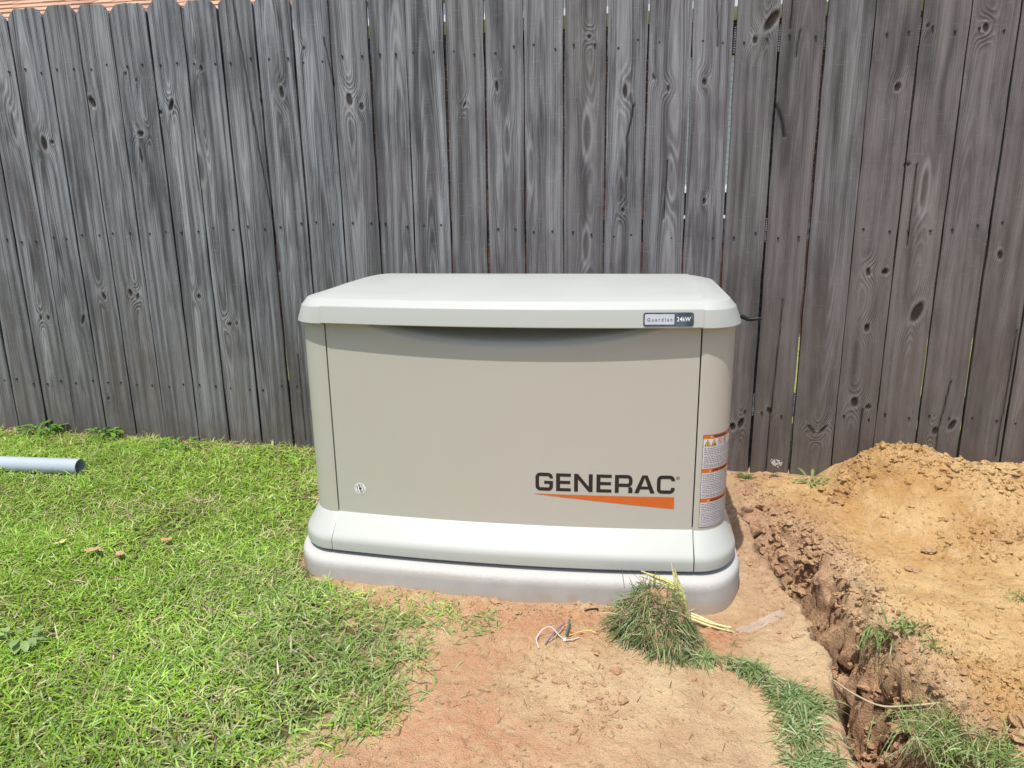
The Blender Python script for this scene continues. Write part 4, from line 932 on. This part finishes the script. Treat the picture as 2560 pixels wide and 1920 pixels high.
for k in range(nst):
    t0, t1 = k / nst, (k + 1) / nst; xa, xb = .0765 + .382 * t0, .0765 + .382 * t1
    q_.append(np.array([(xa, .1925 - .0008 - .034 * t0), (xb, .1925 - .0008 - .034 * t1), (xb, .1925), (xa, .1925)]))
decal('logo_stripe', q_, door_pt(0, 0), MT['orange'], door)
def ringpoly(r0, r1, n=28, a0=0, a1=2 * math.pi):
    A = np.linspace(a0, a1, n + 1); return [np.array([(r0 * math.cos(A[i]), r0 * math.sin(A[i])), (r1 * math.cos(A[i]), r1 * math.sin(A[i])), (r1 * math.cos(A[i + 1]), r1 * math.sin(A[i + 1])), (r0 * math.cos(A[i + 1]), r0 * math.sin(A[i + 1]))]) for i in range(n)]
sc = .0045
decal('registered_mark', ringpoly(.0040, .0047, 24) + [np.array([(x_ * sc - .0018, y_ * sc - .0023) for x_, y_ in g_]) for g_ in glyph('R', .8)], door_pt(.4665, .2480), MT['ink'], door)
# round sticker
stx, stz = -.4370, .1735
disc = [np.array([(0, 0)] + [(.0185 * math.cos(a_), .0185 * math.sin(a_)) for a_ in (A_, A_ + math.pi / 16)]) for A_ in np.arange(0, 2 * math.pi - .01, math.pi / 16)]
stk = decal('round_sticker', disc, door_pt(stx, stz), plain('pale_sticker', (.78, .77, .74), .35, var=.03), door)
stf = lambda lift: door_pt(stx, stz, lift)
decal('sticker_ring', ringpoly(.0092, .0105, 20, math.radians(100), math.radians(245)) + ringpoly(.0092, .0105, 20, math.radians(-75), math.radians(75)) + [np.array([(-.0045, .0080), (-.0005, .0105), (-.0048, .0125)]), np.array([(.0045, -.0080), (.0005, -.0105), (.0048, -.0125)])], stf(.0012), plain('sticker_red_brown', (.16, .06, .05), .5), stk)
decal('sticker_bolt', [np.array([(-.0008, .0125), (.0006, .0035), (-.0008, -.0005), (-.0042, -.0025)]), np.array([(.0006, .0035), (.0042, .0035), (.0008, -.0125), (-.0008, -.0005)])], stf(.0012), MT['ink'], stk)
decal('sticker_text', sum([ringpoly(.0142, .0156, 6, math.radians(a_), math.radians(a_ + 22)) for a_ in (60, 95, 135, 160, 220, 250, 278, 310, 335)], []), stf(.0012), plain('sticker_grey', (.22, .2, .19), .6), stk)

# text through Blender's built-in font, turned into a mesh and laid on a surface
def text_mesh(s, size, fmap, name, mat, parent, spacing=1.0, bold=0.0, wid=None):
    cu = bpy.data.curves.new('tmp_text', 'FONT'); cu.body = s; cu.size = size; cu.space_character = spacing; cu.offset = bold; cu.resolution_u = 3
    ob = bpy.data.objects.new('tmp_text', cu); COL.objects.link(ob)
    dg = bpy.context.evaluated_depsgraph_get(); dg.update(); me = bpy.data.meshes.new_from_object(ob.evaluated_get(dg))
    V0 = np.array([v.co[:] for v in me.vertices]); F0 = [list(f.vertices) for f in me.polygons]
    bpy.data.objects.remove(ob); bpy.data.curves.remove(cu); bpy.data.meshes.remove(me)
    if wid: V0[:, 0] *= wid / (V0[:, 0].max() + 1e-9)
    return mesh_obj(name, np.array([fmap(a_[0], a_[1]) for a_ in V0]), F0, mat, parent, False)
# badge on the lid's front band
def band_pt(x0, z0, lift):
    def f(u, v):
        x_, z_ = x0 + u, z0 + v; of = np.interp(z_, [.666, .7065], [.0262, .0195]) + .002 + LSAG * (1 - (x_ / SX) ** 2)
        return (x_, float(bow(x_)) - of - lift, z_)
    return f
def rrect(x0, y0, x1, y1, r, n=5):
    return np.array(arc(x0 + r, y0 + r, r, math.pi, 1.5 * math.pi, n) + arc(x1 - r, y0 + r, r, 1.5 * math.pi, 2 * math.pi, n) + arc(x1 - r, y1 - r, r, 0, .5 * math.pi, n) + arc(x0 + r, y1 - r, r, .5 * math.pi, math.pi, n))
BX, BZ, BW, BH = .3600, .6695, .1260, .0335
def extr(poly, f0, f1):
    n = len(poly); A = np.array([f0(*q_) for q_ in poly]); B = np.array([f1(*q_) for q_ in poly])
    return np.concatenate([A, B]), [np.stack([np.arange(n), (np.arange(n) + 1) % n, n + (np.arange(n) + 1) % n, n + np.arange(n)], -1), np.array([list(range(n, 2 * n))])]
top_bulge = rrect(0, 0, BW, BH, .006); top_bulge[:, 1] += np.where(top_bulge[:, 1] > BH / 2, .0012, -.0008) * np.sin(np.pi * top_bulge[:, 0] / BW)
Vx, Fx = extr(top_bulge, band_pt(BX, BZ, -.0005), band_pt(BX, BZ, .0022))
badge = mesh_obj('badge', Vx, Fx, MT['badge_dark'], gen, False)
Vx, Fx = extr(rrect(.0040, .0042, .0775, BH - .0036, .0025), band_pt(BX, BZ, .0022), band_pt(BX, BZ, .0030)); mesh_obj('badge_silver_plate', Vx, Fx, MT['silver'], badge, False)
text_mesh('Guardian', .0125, band_pt(BX + .0095, BZ + .0122, .0034), 'badge_lettering', plain('badge_grey_ink', (.10, .12, .13), .5), badge, 1.55, .0002, .0630)
text_mesh('24kW', .0150, band_pt(BX + .0835, BZ + .0120, .0027), 'badge_lettering', MT['letter_white'], badge, 1.08, .0002, .0345)

# warning label wrapped round the right corner post
pr = PS[:, :2]; ss = np.r_[0, np.cumsum(np.hypot(*np.diff(pr, axis=0).T))]
def post_pt(lift):
    def f(s, z):
        x_ = np.interp(s, ss, pr[:, 0]); y_ = np.interp(s, ss, pr[:, 1]); nx_ = np.interp(s, ss, PS[:, 2]); ny_ = np.interp(s, ss, PS[:, 3])
        return (float(x_ + nx_ * lift), float(y_ + ny_ * lift), float(z))
    return f
zz_ = lambda y_: .3715 - (y_ - 160) * (.2670 / 1385)
S0, S1 = .0150, .1350
def srect(s0, z0, s1, z1, n=None):
    n = n or max(1, int((s1 - s0) / .006)); S_ = np.linspace(s0, s1, n + 1)
    return [rect(S_[i], z0, S_[i + 1], z1) for i in range(n)]
wl = decal('warning_label', srect(S0, zz_(1545), S1, zz_(160)), post_pt(.0007), MT['white_print'], post_r)
f1 = post_pt(.0012); f2_ = post_pt(.0017)
decal('label_header', srect(S0 + .001, zz_(215), S1, zz_(165)), f1, MT['orange'], wl)
decal('label_header', srect(S0 + .001, zz_(715), S1, zz_(655)), f1, MT['orange'], wl)
decal('label_header', srect(S0 + .001, zz_(1160), S1, zz_(1100)), f1, MT['orange'], wl)
q_ = srect(S0, zz_(1545), S0 + .001, zz_(160), 1) + srect(S0 + .001, zz_(165), S1, zz_(160)) + srect(S0 + .001, zz_(1545), S1, zz_(1538))
for y_ in (330, 465, 590, 875, 1035, 1315, 1490): q_ += srect(S0 + .001, zz_(y_ + 3), S1, zz_(y_))
decal('label_border', q_, f1, MT['ink'], wl)
for s_, y_, w_ in (('WARNING', 205, .050), ('AVERTISSEMENT', 703, .068), ('ADVERTENCIA', 1150, .060)):
    text_mesh(s_, .0095, (lambda y_: (lambda u, v: f2_(S0 + .030 + u, zz_(y_) + v)))(y_), 'header_lettering', MT['ink'], wl, 1.0, .0003, w_)
    decal('header_symbol', [np.array([(S0 + .019, zz_(y_)), (S0 + .027, zz_(y_)), (S0 + .023, zz_(y_) + .0075)])], f2_, MT['yellow_print'], wl)
for s_ in (.0040, .0235):
    tri = np.array([(S0 + s_, zz_(318)), (S0 + s_ + .0175, zz_(318)), (S0 + s_ + .00875, zz_(232))]); cen = tri.mean(0)
    o_ = decal('hazard_triangle', [tri], f1, MT['ink'], wl); inn = cen + (tri - cen) * .80
    decal('triangle_fill', [inn], f2_, MT['yellow_print'], wl)
    f3_ = post_pt(.0022); c_ = cen
    if s_ < .01: decal('bolt_symbol', [np.array([(c_[0] + .0010, c_[1] + .0055), (c_[0] - .0018, c_[1] - .0008), (c_[0] + .0004, c_[1] - .0006)]), np.array([(c_[0] - .0004, c_[1] + .0006), (c_[0] + .0018, c_[1] + .0008), (c_[0] - .0008, c_[1] - .0045)])], f3_, MT['ink'], wl)
    else: decal('fire_symbol', [np.array([(c_[0] - .0032, c_[1] - .0035), (c_[0] - .001, c_[1] - .0038), (c_[0] - .0006, c_[1] + .0040)]), np.array([(c_[0] - .0002, c_[1] - .0036), (c_[0] + .0038, c_[1] - .0032), (c_[0] + .0016, c_[1] + .0020)])], f3_, MT['ink'], wl)
for s_ in (.0530, .0740):
    cs, cz_ = S0 + s_, zz_(275)
    decal('prohibition_sign', [q0 + np.array([cs, cz_]) for q0 in ringpoly(.0070, .0084, 24)] + [np.array([(cs - .0054, cz_ + .0042), (cs - .0042, cz_ + .0054), (cs + .0054, cz_ - .0042), (cs + .0042, cz_ - .0054)])], f1, MT['red_print'], wl)
    decal('sign_symbol', [rect(cs - .0045, cz_ - .0022, cs + .0010, cz_ - .0006), rect(cs + .0005, cz_ + .0012, cs + .0045, cz_ + .0026)], f1, MT['grey_print'], wl)
q_ = []; rl = random.Random(3)
for (ya, yb, nl) in ((345, 455, 4), (475, 580, 4), (598, 645, 2), (730, 868, 5), (885, 1025, 5), (1045, 1090, 2), (1175, 1305, 5), (1325, 1480, 6), (1497, 1530, 1)):
    for k in range(nl):
        yy = ya + (yb - ya) * (k + .5) / nl; s_ = S0 + .004; end = S1 - rl.uniform(.0, .02)
        while s_ < end:
            w_ = rl.uniform(.003, .010); q_ += srect(s_, zz_(yy + 5.5), min(s_ + w_, end), zz_(yy - 5.5)); s_ += w_ + .0016
decal('label_text', q_, f1, MT['grey_print'], wl)

# ------------------------------------------------------------------ concrete pad
mc = Mat('pale_concrete', rough=.85, spec=.25); p = mc.pos()
n1 = mc.noise(p, 7, 6, .6); n2_ = mc.noise(mc.vscale(p, (1, 1, 3)), 60, 4, .6); n3 = mc.noise(p, 420, 3)
c = mc.mix(mc.ramp(n1, .3, .7), (.365, .352, .325), (.435, .422, .395))
c = mc.mix(mc.ramp(n2_, .50, .75, 0, .35), c, (.44, .44, .44))
sz0 = mc.n('SeparateXYZ'); mc.set(sz0.inputs[0], p)
c = mc.mix(mc.ramp(mc.math('ADD', sz0.outputs[2], mc.math('MULTIPLY', mc.math('SUBTRACT', n2_, .5), .012)), -.034, -.018, 0, .75), c, (.53, .52, .495))
vo = mc.n('TexVoronoi'); mc.set(vo.inputs['Vector'], p); vo.inputs['Scale'].default_value = 75
pit = mc.math('MULTIPLY', mc.ramp(vo.outputs['Distance'], .16, .06), mc.ramp(n1, .50, .66))
c = mc.mix(mc.math('MULTIPLY', pit, .7), c, (.16, .15, .15))
def blob(cx, cz, rx, rz):
    sx = mc.n('SeparateXYZ'); mc.set(sx.inputs[0], p)
    dx = mc.math('DIVIDE', mc.math('SUBTRACT', sx.outputs[0], cx), rx); dz = mc.math('DIVIDE', mc.math('SUBTRACT', sx.outputs[2], cz), rz)
    e = mc.math('SQRT', mc.math('ADD', mc.math('MULTIPLY', dx, dx), mc.math('MULTIPLY', dz, dz)))
    return mc.ramp(mc.math('ADD', e, mc.math('MULTIPLY', mc.math('SUBTRACT', n2_, .5), 1.6)), 1.25, .55)
for cx0, cz0, rx, rz, k in ((-.612, -.062, .018, .03, .75), (.118, -.078, .022, .016, .35), (.19, -.075, .018, .016, .35), (-.2, -.03, .20, .006, .22)):
    c = mc.mix(mc.math('MULTIPLY', blob(cx0, cz0, rx, rz), k), c, (.36, .26, .155))
sx = mc.n('SeparateXYZ'); mc.set(sx.inputs[0], p)
c = mc.mix(mc.math('MULTIPLY', mc.ramp(mc.math('ADD', sx.outputs[2], mc.math('MULTIPLY', n2_, .03)), -.050, -.082, 0, 1), .60), c, (.45, .33, .225))
mc.base(c); mc.bump(mc.math('ADD', mc.math('SUBTRACT', mc.math('MULTIPLY', n2_, .6), pit), mc.math('MULTIPLY', n3, .8)), .0007, .6)
PR = [(.030, .012, .02, -.0105), (.052, .026, .035, -.0108), (.066, .034, .048, -.0135), (.0785, .0425, .060, -.0185), (.0860, .0470, .066, -.0255), (.0900, .0492, .068, -.0340), (.0915, .0500, .0685, -.0430), (.093, .0510, .069, -.20)]
Rp = np.stack([ring(full, r_[0], r_[1], r_[2], r_[3]) for r_ in PR], 1)
mesh_obj('concrete_pad', Rp.reshape(-1, 3), [grid_faces(nfl, len(PR), True), np.array([[i_ * len(PR) for i_ in range(nfl)][::-1]])], mc.m, None, True,
         label='pale grey concrete slab with rounded edges under the generator', cat='concrete pad')

# ------------------------------------------------------------------ grey conduit pipe on the lawn
mp = plain('grey_pvc', (.42, .47, .52), .35, .5, var=.05, scale=6)
pz = float(gz(-1.9, .53)[0]) + .036
pd = np.array([1, .03, .0]); pd /= np.linalg.norm(pd); pA = np.array([-1.805, .520, pz]); pB = pA - pd * 1.75
V1, F1 = tube_vf([pB, pA], .0315, 28, False); V2, F2 = tube_vf([pB, pA], .0280, 28, False)
n28 = 28; ringF = []
for e in (0, n28): ringF.append(np.stack([e + np.arange(n28), e + (np.arange(n28) + 1) % n28, 2 * n28 + e + (np.arange(n28) + 1) % n28, 2 * n28 + e + np.arange(n28)], -1))
pp_ = mesh_obj('conduit_pipe', np.concatenate([V1, V2]), [np.concatenate([F1[0], F2[0] + 2 * n28] + ringF)], mp, None, True, label='grey plastic pipe lying on the lawn, open end towards the generator', cat='pipe')
e = pp_.modifiers.new('edges', 'EDGE_SPLIT'); e.split_angle = math.radians(40)

# ------------------------------------------------------------------ small litter
def leafy(name, x, y, L, wd, rot, col, label, cat, curl=.3, zoff=.018, seed=1):
    z = float(gz(x, y)[0]) + zoff; nu, nv = 9, 5; t_ = np.linspace(0, 1, nu); s_ = np.linspace(-1, 1, nv)
    T_, S_ = np.meshgrid(t_, s_, indexing='ij'); w = wd * np.sin(np.pi * np.clip(T_ * .93 + .05, 0, 1)) ** .7 * .5
    px = (T_ - .5) * L; py = S_ * w; pz_ = curl * L * ((T_ - .5) ** 2) * 1.5 + .25 * np.abs(S_) * w + .002 * n2(T_ * 6 + seed, S_ * 2, seed)
    ca, sa = math.cos(rot), math.sin(rot)
    V = np.stack([px * ca - py * sa, px * sa + py * ca, pz_], -1).reshape(-1, 3)
    Vd = V.copy(); Vd[:, 2] -= .0008
    o = mesh_obj(name, V, grid_faces(nu, nv), plain(name + '_tone', col, .75, var=.25, scale=120), None, True, label=label, cat=cat, group='leaves and chips dropped in the grass')
    o.location = (x, y, z); sd_ = o.modifiers.new('thick', 'SOLIDIFY'); sd_.thickness = .001; return o
leafy('dry_leaf', -1.286, -.076, .050, .026, .5, (.50, .30, .18), 'orange brown dry leaf, leftmost and largest of three in the lawn', 'leaf', seed=2, zoff=.026)
leafy('dry_leaf', -1.186, -.087, .032, .024, -.7, (.50, .29, .18), 'small orange dry leaf, middle one of three in the lawn', 'leaf', seed=3, zoff=.026)
leafy('dry_leaf', -1.094, .008, .036, .024, .2, (.50, .27, .15), 'orange tan dry leaf, the one of three lying nearest the generator', 'leaf', seed=4, zoff=.026)
leafy('yellow_leaf', -1.415, -.055, .042, .016, 1.1, (.50, .46, .15), 'pale yellow leaf in the grass at the left of the orange leaves', 'leaf', seed=5, zoff=.026)
def wire(name, pts, rad, col, label, cat='wire', zoff=.003, n=7, flat=1.0, rough=.45):
    Pp = smooth_path([(x_, y_, float(gz(x_, y_)[0]) + zz + zoff) for x_, y_, zz in pts], 8)
    Vt, Ft = tube_vf(Pp, rad, n, True, flat); return mesh_obj(name, Vt, Ft, plain(name + '_plastic', col, rough, var=.06), None, True, label=label, cat=cat, group=None)
ct = wire('cable_tie', [(.126, -.337, .001), (.118, -.322, .008), (.118, -.305, .013), (.130, -.288, .016), (.150, -.284, .015), (.170, -.297, .010), (.186, -.312, .003), (.201, -.309, .002), (.222, -.290, .001)], .0017, (.62, .52, .50), 'curled white cable tie on the dirt in front of the pad', 'cable tie', flat=.45)
Vb, Fb = box_vf((.187, -.312, float(gz(.187, -.312)[0]) + .006), (.007, .006, .006)); mesh_obj('tie_head', Vb, Fb, MT['letter_white'], ct, False)
wire('wire_scrap', [(.141, -.330, .001), (.160, -.288, .004), (.182, -.242, .006)], .0016, (.20, .14, .30), 'cut purple wire lying across the white cable tie', zoff=.004)
wire('wire_scrap', [(.150, -.322, .001), (.168, -.288, .003), (.180, -.258, .004)], .0016, (.50, .40, .26), 'thin pale wire beside the purple one on the dirt')
wire('wire_scrap', [(.190, -.298, .003), (.192, -.266, .006), (.193, -.234, .010)], .0030, (.07, .16, .12), 'short thick dark green wire end standing out among the scraps', zoff=.004)
wire('wire_scrap', [(.196, -.287, .002), (.222, -.268, .007), (.245, -.267, .006), (.262, -.272, .002)], .0015, (.58, .48, .12), 'bent yellow wire right of the green wire end')
wire('wire_scrap', [(.180, -.260, .001), (.200, -.268, .003), (.232, -.282, .001)], .0014, (.55, .13, .06), 'red wire mostly under the green and yellow scraps', zoff=.001)
tw = wire('twig', [(.226, -.153, .002), (.240, -.150, .004), (.263, -.146, .003)], .0028, (.03, .02, .018), 'short black twig on the red clay near the pad', 'twig', rough=.9)
wire('root_strand', [(.800, -.352, .006), (.83, -.36, .010)], .002, (.45, .34, .2), 'pale root snapped off at the left trench lip', 'root', rough=.9)
Pr = smooth_path([(.805, -.358, float(gz(.80, -.358)[0]) + .004), (.85, -.365, -.115), (.90, -.380, -.128), (.95, -.380, -.125), (1.03, -.37, float(gz(1.04, -.37)[0]))], 8)
Vt, Ft = tube_vf(Pr, .0022, 6); mesh_obj('root_strand', Vt, Ft, plain('pale_root', (.48, .38, .24), .9), None, True, label='long pale root stretched across the trench', cat='root')

# frayed yellow strips
def ribbon(name, pts, wds, col, label, cat, splits=3, seed=2):
    r_ = np.random.default_rng(seed); a = Acc(); P0 = smooth_path(pts, 6)
    for k in range(splits):
        off = (k - (splits - 1) / 2) / splits; Pk = P0 + np.linspace(0, 1, len(P0))[:, None] ** 2 * r_.normal(0, .006, 3)
        T_ = np.gradient(Pk, axis=0); T_ /= np.linalg.norm(T_, axis=1)[:, None]; Sd = np.cross(T_, np.array([.2, -1., .35])); Sd /= np.linalg.norm(Sd, axis=1)[:, None]
        w = np.interp(np.linspace(0, 1, len(Pk)), np.linspace(0, 1, len(wds)), wds) / splits * 1.02
        c = Pk + Sd * (off * np.interp(np.linspace(0, 1, len(Pk)), np.linspace(0, 1, len(wds)), wds))[:, None]
        nrm = np.cross(Sd, T_)
        Q = np.stack([c - Sd * w[:, None] / 2, c + nrm * w[:, None] * .18, c + Sd * w[:, None] / 2], 1)
        a.add(Q.reshape(-1, 3), grid_faces(len(Pk), 3))
    o = a.obj(name, plain(name + '_fibre', col, .6, var=.2, scale=90), None, True, label=label, cat=cat)
    sd_ = o.modifiers.new('thick', 'SOLIDIFY'); sd_.thickness = .0008; return o
YC = (.60, .58, .22)
ribbon('plant_husk', [(.477, -.180, -.075), (.476, -.170, -.02), (.463, -.160, .03), (.452, -.150, .062)], [.030, .026, .016, .003], YC, 'upright frayed yellow green husk standing behind the sod clump', 'husk', 3, 4)
ribbon('plant_husk', [(.475, -.165, .000), (.440, -.160, .020), (.405, -.155, .030), (.375, -.150, .040)], [.020, .020, .018, .010], YC, 'frayed yellow husk strip lying sideways on top of the sod clump', 'husk', 4, 5)
zz0 = float(gz(.56, -.16)[0])
ribbon('plant_husk', [(.500, -.150, zz0 + .028), (.535, -.156, zz0 + .018), (.570, -.164, zz0 + .010), (.605, -.176, zz0 + .006)], [.018, .020, .018, .016], (.66, .60, .30), 'pale yellow husk strip on the dirt right of the sod clump', 'husk', 3, 6)
wire('straw_stem', [(.330, -.215, .10), (.322, -.205, .16)], .0008, (.2, .15, .1), 'thin dark stem sticking up at the left of the sod clump', 'stem')
# scrap of clear plastic
mpl = Mat('clear_film', (.8, .78, .76), .3, .5); mpl.b.inputs['Transmission Weight'].default_value = .0; mpl.b.inputs['Alpha'].default_value = .09
u_ = np.linspace(0, 1, 22); v_ = np.linspace(0, 1, 8); Uq, Vq = np.meshgrid(u_, v_, indexing='ij')
xq = .625 + .125 * Uq + .02 * (Vq - .5); yq = -.170 + .10 * Uq - .03 * (Vq - .5) + .006 * n2(Uq * 6, Vq * 2, 3); zq = gz(xq.ravel(), yq.ravel()).reshape(xq.shape) + .004 + .010 * np.abs(n2(Uq * 5, Vq * 4, 4)) + .010 * Vq * Uq
o = mesh_obj('plastic_film', np.stack([xq, yq, zq], -1).reshape(-1, 3), grid_faces(22, 8), mpl.m, None, True, label='crumpled scrap of clear plastic film on the dirt by the pad corner', cat='plastic scrap')
o.modifiers.new('thick', 'SOLIDIFY').thickness = .0006
